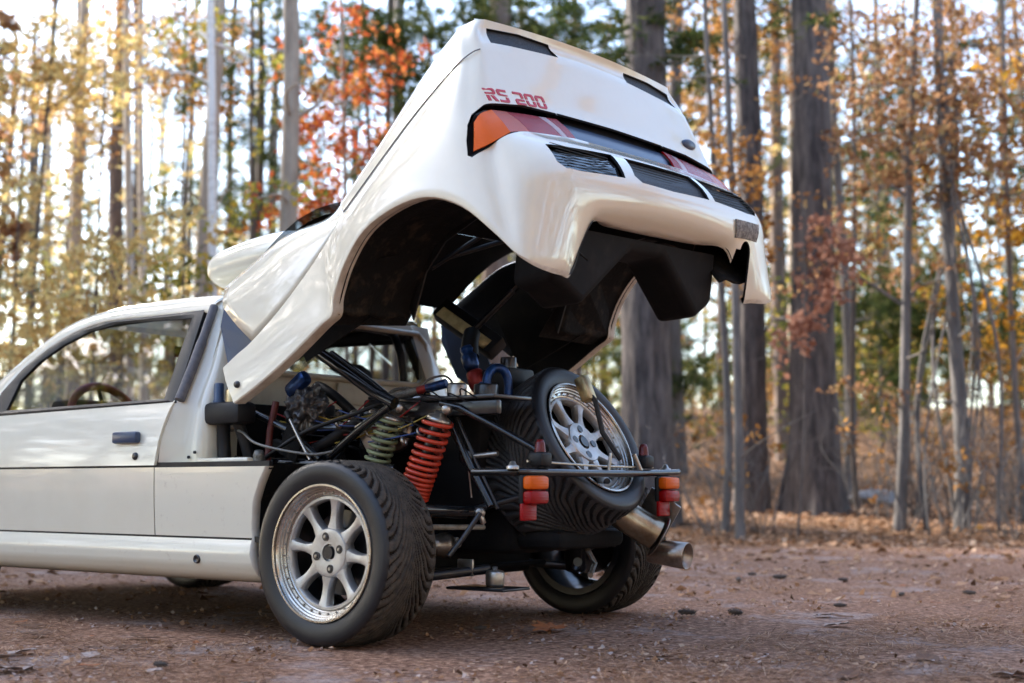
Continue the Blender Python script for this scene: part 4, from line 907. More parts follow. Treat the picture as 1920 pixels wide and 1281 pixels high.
def ground_mat():
    m, t, b = nodes_of('ground'); N = t.nodes; L = t.links.new
    tc = N.new('ShaderNodeTexCoord'); P = tc.outputs['Object']
    def noi(sc_, det=6, ro=.6, vec=P, st=None):
        if st:
            mp = N.new('ShaderNodeMapping'); mp.inputs['Scale'].default_value = st; mp.inputs['Rotation'].default_value = (0, 0, YAW); L(vec, mp.inputs[0]); vec = mp.outputs[0]
        q = N.new('ShaderNodeTexNoise'); q.inputs['Scale'].default_value = sc_; q.inputs['Detail'].default_value = det; q.inputs['Roughness'].default_value = ro; L(vec, q.inputs['Vector']); return q.outputs['Fac']
    def ramp(fac, *st):
        r = N.new('ShaderNodeValToRGB'); e = r.color_ramp.elements
        while len(e) < len(st): e.new(.5)
        for i, (p, c) in enumerate(st): e[i].position = p; e[i].color = (*c, 1)
        L(fac, r.inputs[0]); return r.outputs[0]
    def mix(f, a, c):
        x = N.new('ShaderNodeMix'); x.data_type = 'RGBA'; L(f, x.inputs[0]); L(a, x.inputs[6]); L(c, x.inputs[7]); return x.outputs[2]
    grit = ramp(noi(95, 8, .75), (.36, (.13, .105, .10)), (.50, (.40, .345, .33)), (.63, (.70, .63, .61)))
    needles = ramp(noi(34, 10, .8), (.38, (.050, .023, .014)), (.5, (.24, .125, .078)), (.62, (.56, .35, .24)))
    patch = ramp(noi(1.3, 9, .72), (.29, (0, 0, 0)), (.47, (1, 1, 1)))
    lot = mix(patch, grit, needles)
    floor = ramp(noi(9, 9, .7), (.30, (.055, .032, .020)), (.50, (.19, .105, .055)), (.72, (.36, .21, .11)))
    # distance into the wood
    vm = N.new('ShaderNodeVectorMath'); vm.operation = 'DOT_PRODUCT'; vm.inputs[1].default_value = tuple(fw); L(P, vm.inputs[0])
    s = N.new('ShaderNodeMath'); s.operation = 'SUBTRACT'; s.inputs[1].default_value = fw.dot(CAM); L(vm.outputs['Value'], s.inputs[0])
    wob = N.new('ShaderNodeMath'); wob.operation = 'MULTIPLY_ADD'; wob.inputs[1].default_value = 2.5; L(noi(.8, 4), wob.inputs[0]); L(s.outputs[0], wob.inputs[2])
    mr = N.new('ShaderNodeMapRange'); mr.inputs[1].default_value = 12.6; mr.inputs[2].default_value = 14.4; L(wob.outputs[0], mr.inputs[0])
    L(mix(mr.outputs[0], lot, floor), b.inputs['Base Color']); b.inputs['Roughness'].default_value = .92; b.inputs['Specular IOR Level'].default_value = .2
    bp = N.new('ShaderNodeBump'); bp.inputs['Strength'].default_value = .55; bp.inputs['Distance'].default_value = .02; L(noi(42, 8, .72), bp.inputs['Height'])
    b2 = N.new('ShaderNodeBump'); b2.inputs['Strength'].default_value = .5; b2.inputs['Distance'].default_value = .06; L(noi(6, 4), b2.inputs['Height']); L(bp.outputs[0], b2.inputs['Normal']); L(b2.outputs[0], b.inputs['Normal'])
ground_mat()
gd = mesh('ground', Vg, Fg, 'ground'); tag(gd, 'gravel lot strewn with pine needles turning into leaf-covered woodland floor', kind='structure')

# ------------------------------------------------------------------ leaves
LEAFP = {'gold': [(.40, .26, .10), (.66, .46, .17), (.78, .62, .28), (.62, .58, .28)], 'russet': [(.16, .07, .025), (.34, .16, .05), (.50, .28, .09)],
         'red': [(.24, .045, .02), (.46, .10, .035), (.58, .20, .06), (.50, .24, .06)], 'pine': [(.022, .040, .015), (.05, .075, .024), (.10, .12, .04), (.13, .13, .045)],
         'yellowgreen': [(.10, .13, .03), (.24, .25, .05), (.46, .40, .08), (.55, .38, .06)], 'orange': [(.15, .07, .036), (.28, .145, .072), (.40, .225, .12), (.32, .24, .11)],
         'goldorange': [(.34, .14, .025), (.58, .29, .04), (.72, .43, .06)], 'pinkbrown': [(.26, .11, .07), (.42, .21, .14), (.52, .30, .21)],
         'litter': [(.07, .036, .022), (.28, .15, .08), (.50, .30, .18), (.60, .44, .32)], 'litter_pale': [(.34, .24, .20), (.50, .40, .36), (.56, .48, .45)], 'far': [(.07, .08, .04), (.22, .18, .09), (.34, .23, .11), (.15, .15, .07)]}
for k, v in LEAFP.items(): leafmat('leaf_' + k, v, .5 if k not in ('pine', 'litter', 'litter_pale') else .25)
mat('bark_dark', (.065, .054, .048), .9, 0, (.14, .115, .10), 14, 8, .35, .7, bump=.7, bscale=18, stretch=(1, 1, .22))
mat('bark_brown', (.10, .072, .058), .9, 0, (.22, .16, .125), 12, 8, .35, .7, bump=.7, bscale=16, stretch=(1, 1, .22))
mat('bark_pine', (.040, .034, .033), .9, 0, (.15, .125, .112), 15, 9, .38, .66, bump=1., bscale=26, stretch=(1, 1, .18))
mat('bark_tan', (.26, .205, .155), .88, 0, (.46, .385, .30), 10, 8, .35, .7, bump=.5, bscale=14, stretch=(1, 1, .25))
mat('bark_pale', (.36, .32, .27), .88, 0, (.56, .51, .44), 10, 8, .35, .7, bump=.4, bscale=14, stretch=(1, 1, .3))
mat('bark_white', (.78, .76, .72), .8, 0, (.42, .38, .33), 9, 8, .5, .74, bump=.2, bscale=14, stretch=(.6, .6, 2.2))
mat('bark_grey', (.085, .078, .072), .9, 0, (.19, .17, .155), 12, 8, .35, .7, bump=.5, bscale=18, stretch=(1, 1, .25))
mat('stone', (.16, .165, .17), .85, 0, (.30, .30, .30), 9, 7, bump=.5)

def leaves_mesh(name, P, size, m, seed, flat=.0, asp=.55):
    """one small folded leaf (two quads-worth of faces) at each point"""
    rs = np.random.RandomState(seed); n = len(P); P = np.asarray(P, float)
    a = rs.normal(size=(n, 3)); a[:, 2] *= (1 - flat); a /= np.linalg.norm(a, axis=1)[:, None] + 1e-9
    b = rs.normal(size=(n, 3)); b[:, 2] *= (1 - flat); b -= (a * b).sum(1)[:, None] * a; b /= np.linalg.norm(b, axis=1)[:, None] + 1e-9
    s = size * (.6 + .8 * rs.rand(n))[:, None]
    nrm = np.cross(a, b)
    tip, base = P + a * s, P - a * s * .8; w1, w2 = P + b * s * asp + nrm * s * .22, P - b * s * asp + nrm * s * .22
    V = np.stack([base, w1, tip, w2], 1).reshape(-1, 3)
    me = bpy.data.meshes.new(name); me.vertices.add(4 * n); me.vertices.foreach_set('co', V.ravel())
    me.loops.add(4 * n); me.loops.foreach_set('vertex_index', np.arange(4 * n)); me.polygons.add(n)
    me.polygons.foreach_set('loop_start', np.arange(n) * 4); me.polygons.foreach_set('loop_total', np.full(n, 4)); me.update()
    at = me.attributes.new('rnd', 'FLOAT', 'POINT'); at.data.foreach_set('value', np.repeat(rs.rand(n), 4))
    me.materials.append(MATS[m]); return me
def needles_mesh(name, P, size, m, seed, flat=.3):
    """tufts of pine needles: thin triangles fanned from each point"""
    rs = np.random.RandomState(seed); n = len(P); k = 5; P = np.repeat(np.asarray(P, float), k, 0)
    a = rs.normal(size=(n * k, 3)); a[:, 2] *= (1 - flat); a /= np.linalg.norm(a, axis=1)[:, None] + 1e-9
    b = rs.normal(size=(n * k, 3)); b -= (a * b).sum(1)[:, None] * a; b /= np.linalg.norm(b, axis=1)[:, None] + 1e-9
    s = size * (.6 + .8 * rs.rand(n * k))[:, None]
    V = np.stack([P + b * s * .09, P + a * s, P - b * s * .09], 1).reshape(-1, 3); N = n * k
    me = bpy.data.meshes.new(name); me.vertices.add(3 * N); me.vertices.foreach_set('co', V.ravel())
    me.loops.add(3 * N); me.loops.foreach_set('vertex_index', np.arange(3 * N)); me.polygons.add(N)
    me.polygons.foreach_set('loop_start', np.arange(N) * 3); me.polygons.foreach_set('loop_total', np.full(N, 3)); me.update()
    at = me.attributes.new('rnd', 'FLOAT', 'POINT'); at.data.foreach_set('value', np.repeat(np.repeat(rs.rand(n), k), 3))
    me.materials.append(MATS[m]); return me
def clump_points(rs, c, rad, n):
    """leaves gathered on twigs inside an uneven clump"""
    nt_ = max(4, n // 16); tw_ = rs.normal(size=(nt_, 3)) * np.array([.55, .55, .42]) * rad; tw_ += np.asarray(c)
    dirs = rs.normal(size=(nt_, 3)) * np.array([1, 1, .35]); dirs /= np.linalg.norm(dirs, axis=1)[:, None]
    i = rs.randint(0, nt_, n); t = rs.rand(n) * .38 * (.5 + rad)
    return tw_[i] + dirs[i] * t[:, None] + rs.normal(size=(n, 3)) * .045 - np.array([0, 0, 1]) * (t[:, None] ** 2) * .3
def trunk_vf(x, y, z0, r, h, lean, seed, nseg=14, flare=1.0, wob=1.0):
    rs = np.random.RandomState(seed); V = []; F = []; big = r > .15; L = 90 if big else 26; nseg = 44 if big else nseg; pth = []
    ph = rs.rand(4) * 6.28
    for i in range(L + 1):
        t = i / L; zz = t ** 1.25 * h
        off = rt * (lean * zz) + Vector((math.sin(ph[0] + zz * .55), math.cos(ph[1] + zz * .5), 0)) * (.05 + r * .15) * min(1, zz) * wob
        p = Vector((x, y, z0 - .12 + zz)) + off; pth.append(p)
        rr = r * (1 - .55 * t) * (1 + .55 * flare * math.exp(-zz / (r * 2.2)))
        for k in range(nseg):
            an = 2 * math.pi * k / nseg
            q = 1 + .10 * noise.noise(Vector((math.cos(an) * 1.5, math.sin(an) * 1.5, zz * 1.3 + seed))) + .30 * flare * math.exp(-zz / (r * 2)) * max(0, noise.noise(Vector((math.cos(an) * 2 + seed, math.sin(an) * 2, 5))))
            if big:                            # furrowed bark plates and root swellings
                cv, sv = math.cos(an), math.sin(an)
                q += -.085 * (1 - min(1, abs(noise.noise(Vector((cv * 7 + seed, sv * 7, zz * .9)))) * 3.2)) + .030 * noise.noise(Vector((cv * 15, sv * 15, zz * 4 + seed)))
                q += .28 * flare * math.exp(-zz / (r * 1.6)) * max(0, math.sin(an * 4 + seed)) ** 2
            V.append(p + Vector((math.cos(an), math.sin(an), 0)) * rr * q)
    for i in range(L):
        for k in range(nseg): F.append((i * nseg + k, i * nseg + (k + 1) % nseg, (i + 1) * nseg + (k + 1) % nseg, (i + 1) * nseg + k))
    F.append(tuple(L * nseg + k for k in range(nseg)))
    return V, F, pth
TREES = [
    ('maple_tree', -11.68, 5.72, 0.036, 0.01, 9, 'bark_dark', 'gold', 'slender dark trunk holding up the big golden canopy beside the windscreen', 'tree', [(-0.28, 5.84, 1.1, 450), (0.22, 6.04, 0.99, 400), (0.58, 5.71, 0.88, 300), (-0.41, 5.31, 0.88, 250), (0.05, 4.39, 0.495, 80), (-0.08, 3.66, 0.55, 100), (-0.81, 6.17, 1.21, 300), (-0.94, 4.59, 0.88, 150)]),
    ('grey_tree', -12.44, 7.66, 0.078, -0.012, 12, 'bark_pale', 'russet', 'pale trunk of a close-set pair, the one on the windscreen side', 'tree', [(-0.33, 6.99, 0.8, 200), (0.49, 6.39, 0.7, 160)]),
    ('grey_tree', -12.63, 8.02, 0.072, -0.005, 12, 'bark_pale', 'russet', 'pale trunk of a close-set pair, the one on the birch side', 'tree', [(0.54, 6.97, 0.8, 160)]),
    ('oak_tree', -15.84, 10.1, 0.161, -0.02, 14, 'bark_brown', 'russet', 'thick brown trunk standing behind the two pale close-set trunks', 'tree', [(-0.84, 7.27, 1.2, 500), (0.5, 8.43, 1.2, 500), (-0.48, 6.46, 0.8, 200)]),
    ('birch_tree', -8.26, 5.82, 0.064, -0.045, 12, 'bark_white', 'yellowgreen', 'white birch trunk curving upwards next to a tan trunk', 'tree', [(-0.51, 5.69, 0.5, 60), (0.13, 5.51, 0.6, 60)]),
    ('tan_tree', -9.67, 6.76, 0.123, -0.004, 13, 'bark_tan', 'russet', 'straight tan trunk right behind the white birch', 'tree', [(-0.17, 5.65, 0.6, 120)]),
    ('forked_tree', -7.47, 5.92, 0.125, -0.006, 12, 'bark_tan', 'russet', 'stout tan trunk with a side fork above the roof scoop', 'tree', [(0.43, 4.98, 0.5, 90)]),
    ('red_maple', -7.9, 7.35, 0.034, -0.015, 9, 'bark_tan', 'red', 'thin maple with red leaves between roof scoop and open tail', 'tree', [(-0.3, 4.69, 0.5775, 176), (0.0, 5.16, 0.525, 126), (-0.45, 3.91, 0.63, 201), (0.04, 4.16, 0.5775, 176), (0.32, 4.6, 0.4725, 109), (-0.21, 5.87, 0.525, 109), (0.48, 5.53, 0.42, 67), (-0.55, 3.48, 0.525, 109), (0.26, 3.73, 0.525, 100)]),
    ('pine_tree', -10.25, 10.59, 0.066, 0.0, 14, 'bark_dark', 'pine', 'dark slim pine behind the red-leaved maple', 'tree', [(-0.25, 7.32, 1.0, 800), (0.3, 6.7, 0.9, 700), (0.76, 7.17, 0.9, 700), (-0.56, 6.62, 0.8, 500), (-0.02, 5.46, 0.7, 350)]),
    ('pine_tree', -14.84, 12.12, 0.093, 0.0, 15, 'bark_dark', 'pine', 'green pine seen between the tan trunk and the forked trunk', 'tree', [(-0.19, 8.59, 1.3, 900), (-0.47, 7.56, 1.1, 600), (0.19, 6.72, 1.0, 600), (0.75, 8.03, 1.2, 800), (1.21, 8.87, 1.2, 700), (-1.31, 8.21, 1.0, 350), (0.0, 5.6, 0.9, 400)]),
    ('sapling', -7.31, 3.4, 0.017, 0.02, 4.6, 'bark_dark', 'gold', 'golden sapling rising behind the side window', 'tree', [(-0.07, 2.25, 0.6655, 130), (0.24, 2.54, 0.605, 111), (0.51, 2.69, 0.5445, 80), (-0.27, 1.81, 0.605, 117), (-0.51, 2.1, 0.5445, 80), (0.12, 1.86, 0.6655, 130), (0.41, 2.06, 0.484, 68)]),
    ('sapling', -7.47, 4.54, 0.016, 0.01, 4.2, 'bark_dark', 'yellowgreen', 'yellow-green sapling over the car roof', 'tree', [(0.0, 2.76, 0.605, 111), (-0.16, 2.49, 0.605, 99), (0.63, 3.02, 0.605, 99), (0.79, 3.33, 0.5445, 74), (0.32, 2.6, 0.484, 62)]),
    ('sapling', -9.69, 4.11, 0.017, 0.0, 5, 'bark_dark', 'gold', 'thin orange-gold sapling next to the windscreen pillar', 'tree', [(0.0, 3.31, 0.726, 130), (0.14, 2.75, 0.605, 99), (-0.25, 2.3, 0.726, 130), (0.25, 2.07, 0.605, 99), (-0.2, 3.82, 0.605, 68)]),
    ('pine_tree', -8.93, 11.59, 0.241, 0.0, 15, 'bark_brown', 'pine', 'broad brown pine trunk behind the spoiler', 'tree', [(-0.58, 7.32, 1.0, 700), (0.51, 7.48, 1.0, 700), (1.13, 7.17, 0.9, 600), (-0.04, 7.95, 1.2, 700), (1.44, 6.78, 0.7, 300)]),
    ('pine_tree', -4.35, 8.3, 0.301, 0.0, 14, 'bark_pine', 'pine', 'massive dark pine trunk directly behind the open tail', 'tree', [(-0.2, 5.61, 0.8, 500), (0.42, 5.38, 0.6, 300)]),
    ('pine_tree', -4.23, 10.4, 0.202, 0.0, 14, 'bark_pine', 'russet', 'dark pine trunk with two thin grey stems in front', 'tree', [(-0.23, 6.04, 0.7, 300), (-0.3, 3.39, 0.4, 120)]),
    ('young_tree', -3.24, 7.89, 0.045, -0.008, 6.5, 'bark_grey', 'russet', 'thinner of two grey stems in front of the dark pine', 'tree', [(-0.05, 4.04, 0.35, 70), (0.11, 3.2, 0.3, 80)]),
    ('young_tree', -2.97, 7.71, 0.052, -0.012, 6.5, 'bark_grey', 'russet', 'thicker of two grey stems in front of the dark pine', 'tree', [(0.08, 3.55, 0.35, 80), (0.19, 2.77, 0.3, 80)]),
    ('pine_tree', -3.55, 10.67, 0.293, 0.005, 14, 'bark_pine', 'pine', 'big grey pine trunk with flared foot at the lot edge', 'tree', [(-0.16, 6.4, 0.8, 300)]),
    ('young_tree', -4.09, 12.77, 0.084, 0.0, 9, 'bark_grey', 'orange', 'grey stem hugging the flared pine trunk', 'tree', [(0.11, 6.51, 0.6, 260), (-0.17, 6.86, 0.5, 220), (-0.1, 5.18, 0.35, 120)]),
    ('beech_tree', -2.03, 9.31, 0.065, 0.07, 7, 'bark_grey', 'orange', 'leaning grey beech stem with rust-coloured leaves', 'tree', [(0.07, 4.04, 0.6875, 180), (-0.21, 3.71, 0.5625, 128), (0.34, 4.2, 0.625, 163), (-0.21, 4.8, 0.75, 163), (-0.59, 2.78, 0.375, 51), (0.34, 2.67, 0.375, 55), (-0.21, 1.48, 0.3125, 46), (0.12, 5.18, 0.75, 154)]),
    ('beech_tree', -1.52, 9.7, 0.087, 0.0, 9, 'bark_grey', 'orange', 'twisted beech stem wrapped in climbing vines', 'tree', [(0.03, 4.25, 0.75, 223), (0.35, 4.09, 0.75, 205), (-0.19, 4.69, 0.75, 188), (0.57, 3.71, 0.625, 154), (0.25, 5.02, 0.75, 188), (-0.19, 3.6, 0.5, 94), (0.46, 4.53, 0.75, 180)]),
    ('beech_tree', -1.31, 11.12, 0.041, -0.01, 8, 'bark_grey', 'goldorange', 'yellow-orange beech beyond the vine-wrapped stem', 'tree', [(-0.06, 3.41, 0.625, 180), (-0.09, 2.59, 0.625, 154), (0.26, 4.11, 1, 214), (0.09, 5.16, 1, 223), (0.26, 2.24, 0.75, 154)]),
    ('young_tree', -3.36, 11.44, 0.039, 0.0, 8, 'bark_dark', 'russet', 'thin dark stem between the flared pine and the leaning beech', 'tree', [(0.06, 3.7, 0.4, 90)]),
    ('vine_sapling', -2.58, 8.14, 0.013, 0.03, 3.4, 'bark_dark', 'pinkbrown', 'sapling hung with dry pinkish leaves against the flared pine', 'tree', [(-0.05, 1.9, 0.16, 60), (0.1, 2.17, 0.18, 90), (0.23, 2.43, 0.18, 110), (0.37, 2.69, 0.2, 130), (0.31, 2.95, 0.2, 110), (0.5, 2.84, 0.18, 80)]),
    ('evergreen_shrub', -4.95, 17.14, 0.034, 0.0, 4, 'bark_dark', 'pine', 'dark green evergreen thicket deep behind the leaning beech', 'shrub', [(-0.09, 3.38, 0.8, 700), (0.43, 2.87, 0.7, 600), (-0.51, 3.55, 0.7, 450), (1.28, 3.21, 0.8, 600), (0.86, 3.89, 0.8, 500)]),
]
LSIZE = {'pine': .12, 'gold': .046, 'red': .045, 'orange': .042, 'goldorange': .045, 'russet': .040, 'yellowgreen': .042, 'pinkbrown': .048}
def branch_vf(mb, a, b, r, rs, n=6):
    a, b = Vector(a), Vector(b); m1 = a.lerp(b, .4) + Vector(rs.normal(size=3)) * .10 * (b - a).length + Vector((0, 0, .06 * (b - a).length)); m2 = a.lerp(b, .75) + Vector(rs.normal(size=3)) * .06 * (b - a).length
    P = crv([a, m1, m2, b], 3); mb.add(*tube_vf(P, list(np.linspace(r, r * .25, len(P))), n))
def tree(name, x, y, r, lean, h, bark, pal, label, cat, clumps, seed, group=None, fl=None, ls=1.0, nm_=1.0):
    z0 = height(x, y); root = empty(name, (x, y, z0)); tag(root, label, cat, group)
    rs = np.random.RandomState(seed); base = Vector((x, y, z0))
    V, F, pth = trunk_vf(0, 0, 0, r, h, lean, seed, 16 if r > .15 else 10, (1.0 if r > .2 else .5) if fl is None else fl, 1 if r < .2 else .4)
    mesh('trunk', V, F, bark, root)
    mb = MB(); pts = []
    for (dr, z, rad, n) in clumps:
        dd = rs.uniform(-.5, .7) * rad; c = rt * dr + fw * dd + Vector((0, 0, z - z0))
        zz = max(.35 * h * .5, min(h * .95, c.z - abs(dr) * .45 - .15)); tp = min(pth, key=lambda p: abs(p.z - zz))
        br = max(.006, min(r * .35, .03)); branch_vf(mb, tp, c, br, rs)
        for q in range(3): branch_vf(mb, c + (Vector(tp) - c) * .25, c + Vector(rs.normal(size=3)) * rad * .6, br * .4, rs, 4)
        pts.append(clump_points(rs, c, rad, int(n * nm_)))
    for q in range(4 if r < .2 else 7):        # bare dead twigs on the lower stem
        tp = pth[rs.randint(3, len(pth) - 4)]; an = rs.rand() * 6.28; L_ = rs.uniform(.5, 1.6)
        branch_vf(mb, tp, Vector(tp) + Vector((math.cos(an) * L_, math.sin(an) * L_, rs.uniform(-.2, .7))), max(.005, min(.016, r * .2)), rs, 5)
    mb.build('limbs', bark, root, sharp=None)['kind'] = 'stuff'
    if pts:
        P = np.concatenate(pts); me = (needles_mesh if pal == 'pine' else leaves_mesh)('crown', P, LSIZE[pal] * ls, 'leaf_' + pal, seed)
        link(bpy.data.objects.new('crown', me), root)
    return root
for i, (nm, x, y, r, lean, h, bark, pal, lab, cat, cl) in enumerate(TREES): tree(nm, x, y, r, lean, h, bark, pal, lab, cat, cl, 100 + i * 7, fl=.75 if 'flared foot' in lab else .5 if r > .2 else None, nm_=1.0 if pal in ('pine', 'pinkbrown') else 2.3)
# trunks further back, filling the wood
rs = np.random.RandomState(21); placed = 0
for i in range(76):
    u = rs.uniform(-.42, .46) if i < 46 else rs.uniform(-.40, -.02); d = rs.uniform(21, 44)
    if i >= 56: u = rs.choice([-1, 1]) * rs.uniform(.50, 1.05); d = rs.uniform(15, 34)
    P = CAM + fw * d + rt * (u * d); r = rs.uniform(.05, .17); h = rs.uniform(9, 16)
    right = u > .02
    kind = rs.choice(['pine', 'orange', 'russet', 'gold', 'yellowgreen'], p=[.52, .18, .20, .03, .07] if right else [.44, .06, .10, .16, .24])
    cl = []
    for q in range(rs.randint(5, 9)): cl.append((rs.uniform(-2.2, 2.2), height(P.x, P.y) + rs.uniform(1.0 if right else .8, 11 if right else 8), rs.uniform(.8, 1.7), int(rs.uniform(140, 300) * (1.9 if right else .75))))
    bark = rs.choice(['bark_dark', 'bark_brown', 'bark_grey', 'bark_tan']); sz = 'slender' if r < .09 else 'mid-sized' if r < .13 else 'stout'
    kw = {'pine': 'evergreen', 'orange': 'rust-leaved tree', 'russet': 'brown-leaved tree', 'gold': 'golden-leaved tree', 'yellowgreen': 'yellow-green tree'}[kind]
    lab = '%s %s with %s bark standing deep in the wood' % (sz, kw, bark.split('_')[1])
    tree({'pine': 'evergreen_tree'}.get(kind, 'woodland_tree'), P.x, P.y, r, rs.uniform(-.02, .02), h, bark, kind, lab, 'tree', cl, 900 + i, kw + 's in the background', .4, nm_=(.8 if kind == 'pine' else 1.5) * (.7 if i >= 56 else 1), ls=1.1 if i < 56 else 1.5)
# bare shrubs along the edge of the lot
mbs = []
for i in range(24):
    u = rs.uniform(.10, .42); d = rs.uniform(13.0, 20); P = CAM + fw * d + rt * (u * d); z0 = height(P.x, P.y); root = empty('bare_shrub', (P.x, P.y, z0)); mb = MB()
    for q in range(rs.randint(10, 18)):
        an = rs.rand() * 6.28; L_ = rs.uniform(.5, 1.7); a = Vector((rs.normal() * .10, rs.normal() * .10, -.04)); b = a + Vector((math.cos(an) * L_ * .35, math.sin(an) * L_ * .35, L_)); branch_vf(mb, a, b, rs.uniform(.004, .009), rs, 5)
        for s_ in range(2): m_ = a.lerp(b, rs.uniform(.4, .8)); branch_vf(mb, m_, m_ + Vector((rs.normal() * .25, rs.normal() * .25, rs.uniform(.1, .45))), .0035, rs, 4)
    mb.build('stems', 'bark_grey', root, sharp=None)
    pts = clump_points(rs, (0, 0, .75), .5, 40); link(bpy.data.objects.new('dry_leaves', leaves_mesh('dry_leaves', pts, .04, 'leaf_russet', 50 + i)), root)
    tag(root, 'bare twiggy shrub with a few dry leaves along the lot edge', 'shrub', 'bare shrubs along the lot edge')
# evergreen thickets on the slope
for i in range(26):
    u = rs.uniform(.02, .46); d = rs.uniform(18.5, 38); P = CAM + fw * d + rt * (u * d); z0 = height(P.x, P.y)
    cl = [(rs.uniform(-1.2, 1.2), z0 + rs.uniform(.4, 2.6), rs.uniform(.6, 1.0), int(rs.uniform(150, 320))) for q in range(5)]; pal = rs.choice(['pine', 'pine', 'yellowgreen', 'russet'])
    lab = {'pine': 'low evergreen thicket on the wooded slope', 'yellowgreen': 'low yellow-green thicket on the wooded slope', 'russet': 'low brown-leaved thicket on the wooded slope'}[pal]
    tree('thicket', P.x, P.y, .03, 0, 3.2, 'bark_dark', pal, lab, 'shrub', cl, 3000 + i, lab.replace('thicket', 'thickets'), .3)
# unseen trees added round the open side of the lot (they shade the car and show in its paint and glass)
for i in range(16):                           # added to block blue sky and warm the light on the tail
    an = math.radians(-52 + 7.0 * i + rs.uniform(-2, 2)); dist = rs.uniform(11, 17); P = Vector((math.cos(an), math.sin(an), 0)) * dist + Vector((.5, 0, 0))
    q = P - CAM; dd, rr = q.dot(fw), q.dot(rt)
    if dd > 0 and abs(rr) < .45 * dd + 3.2: continue
    pal = ['orange', 'gold', 'russet', 'goldorange'][i % 4]; cl = [(rs.uniform(-2.2, 2.2), .8 + 9.5 * q_ / 15 + rs.uniform(-.4, .4), rs.uniform(1.0, 1.6), int(rs.uniform(260, 380))) for q_ in range(16)]
    lab = {'russet': 'unseen brown-leaved tree facing the tail, added to warm its light', 'orange': 'unseen rust-leaved tree facing the tail, added to warm its light', 'gold': 'unseen golden tree facing the tail, added to warm its light', 'goldorange': 'unseen yellow-orange tree facing the tail, added to warm its light'}[pal]
    tree('unseen_tree', P.x, P.y, rs.uniform(.12, .22), 0, 12, 'bark_pine', pal, lab, 'tree', cl, 4000 + i, lab.replace(' facing', 's facing'), .6, ls=2.6)
for i in range(20):                           # wood behind the viewpoint, added to block the bright low sky
    an = math.radians(-54 - 5.6 * i + rs.uniform(-1.5, 1.5)); dist = rs.uniform(15, 20); P = Vector((math.cos(an), math.sin(an), 0)) * dist
    pal = ['pine', 'russet', 'pine', 'yellowgreen'][i % 4]; cl = [(rs.uniform(-2.4, 2.4), .4 + 6.6 * q_ / 11 + rs.uniform(-.4, .4), rs.uniform(1.1, 1.7), 300) for q_ in range(12)]
    lab = {'pine': 'unseen pine across the lot, added to block low sky', 'russet': 'unseen brown-leaved tree across the lot, added to block low sky', 'yellowgreen': 'unseen yellow-green tree across the lot, added to block low sky'}[pal]
    tree('unseen_tree', P.x, P.y, rs.uniform(.12, .22), 0, 8.5, 'bark_pine', pal, lab, 'tree', cl, 4400 + i, lab.replace(' across', 's across'), .6, ls=1.0 if pal == 'pine' else 2.8)
for i in range(11):                           # dense unseen row beyond the nose, added to keep sun off the car
    off = (i - 5) * 1.15; P = sdir.xy.normalized(); P = Vector((P.x, P.y, 0)) * (12.5 + 1.5 * (i % 2)) + Vector((P.y, -P.x, 0)) * off + Vector((-.6, 0, 0)); pal = ['pine', 'orange', 'yellowgreen'][i % 3]
    cl = [(rs.uniform(-1.3, 1.3), 3.0 + 9.6 * q_ / 17 + rs.uniform(-.4, .4), rs.uniform(1.0, 1.4), 420) for q_ in range(18)]
    lab = {'pine': 'dense unseen pine in the row added to shade the car', 'orange': 'dense unseen rust-leaved tree in the row added to shade the car', 'yellowgreen': 'dense unseen yellow-green tree in the row added to shade the car'}[pal]
    tree('unseen_tree', P.x, P.y, .18, 0, 13, 'bark_pine', pal, lab, 'tree', cl, 4100 + i, lab.replace(' in the row', 's in the row'), .6, ls=1.0 if pal == 'pine' else 2.6)
# vines climbing the twisted beech
vb = [t for t in TREES if 'vines' in t[8]][0]; vx, vy = vb[1], vb[2]; vz = height(vx, vy)
for i in range(9):
    ph = rs.rand() * 6.28; a = rs.uniform(.10, .45); P = []
    for t in np.linspace(0, 1, 14): P.append(Vector((vx, vy, vz - .05 + t * 5)) + rt * (math.sin(ph + t * 7) * .12 + a * (1 - t) * math.cos(ph) * 1.2) + fw * (math.cos(ph + t * 7) * .12 + a * (1 - t) * math.sin(ph)))
    V, F = tube_vf(crv(P, 3), rs.uniform(.008, .018), 6); o = mesh('climbing_vine', V, F, 'bark_grey'); tag(o, 'thin grey vine twining up the twisted beech stem', 'vine', 'vines on the twisted beech')
# far wood beyond everything, one mass
pts = []; rs = np.random.RandomState(5)
for i in range(900):
    u = rs.uniform(-.55, .62) if i < 620 else rs.choice([-1, 1]) * rs.uniform(.55, 1.3); d = rs.uniform(48, 85); P = CAM + fw * d + rt * (u * d)
    hi = 15 if u > .0 or u < -.55 else 4.5
    pts.append(clump_points(rs, (P.x, P.y, height(P.x, P.y) + rs.uniform(.2, 1) ** 1.2 * hi), 2.2, 62))
o = link(bpy.data.objects.new('distant_woods', leaves_mesh('distant_woods', np.concatenate(pts), .25, 'leaf_far', 77))); tag(o, 'hazy autumn foliage of the far wood', 'woods', kind='stuff')
mb = MB()
for i in range(120):
    u = rs.uniform(-.5, .56); d = rs.uniform(46, 80); P = CAM + fw * d + rt * (u * d); z = height(P.x, P.y); mb.add(*tube_vf([(P.x, P.y, z - .3), (P.x + rs.normal() * .3, P.y, z + rs.uniform(8, 18))], [rs.uniform(.1, .25), .06], 6))
o = mb.build('distant_trunks', 'bark_dark'); tag(o, 'crowded thin trunks of the far wood', 'woods', kind='stuff')

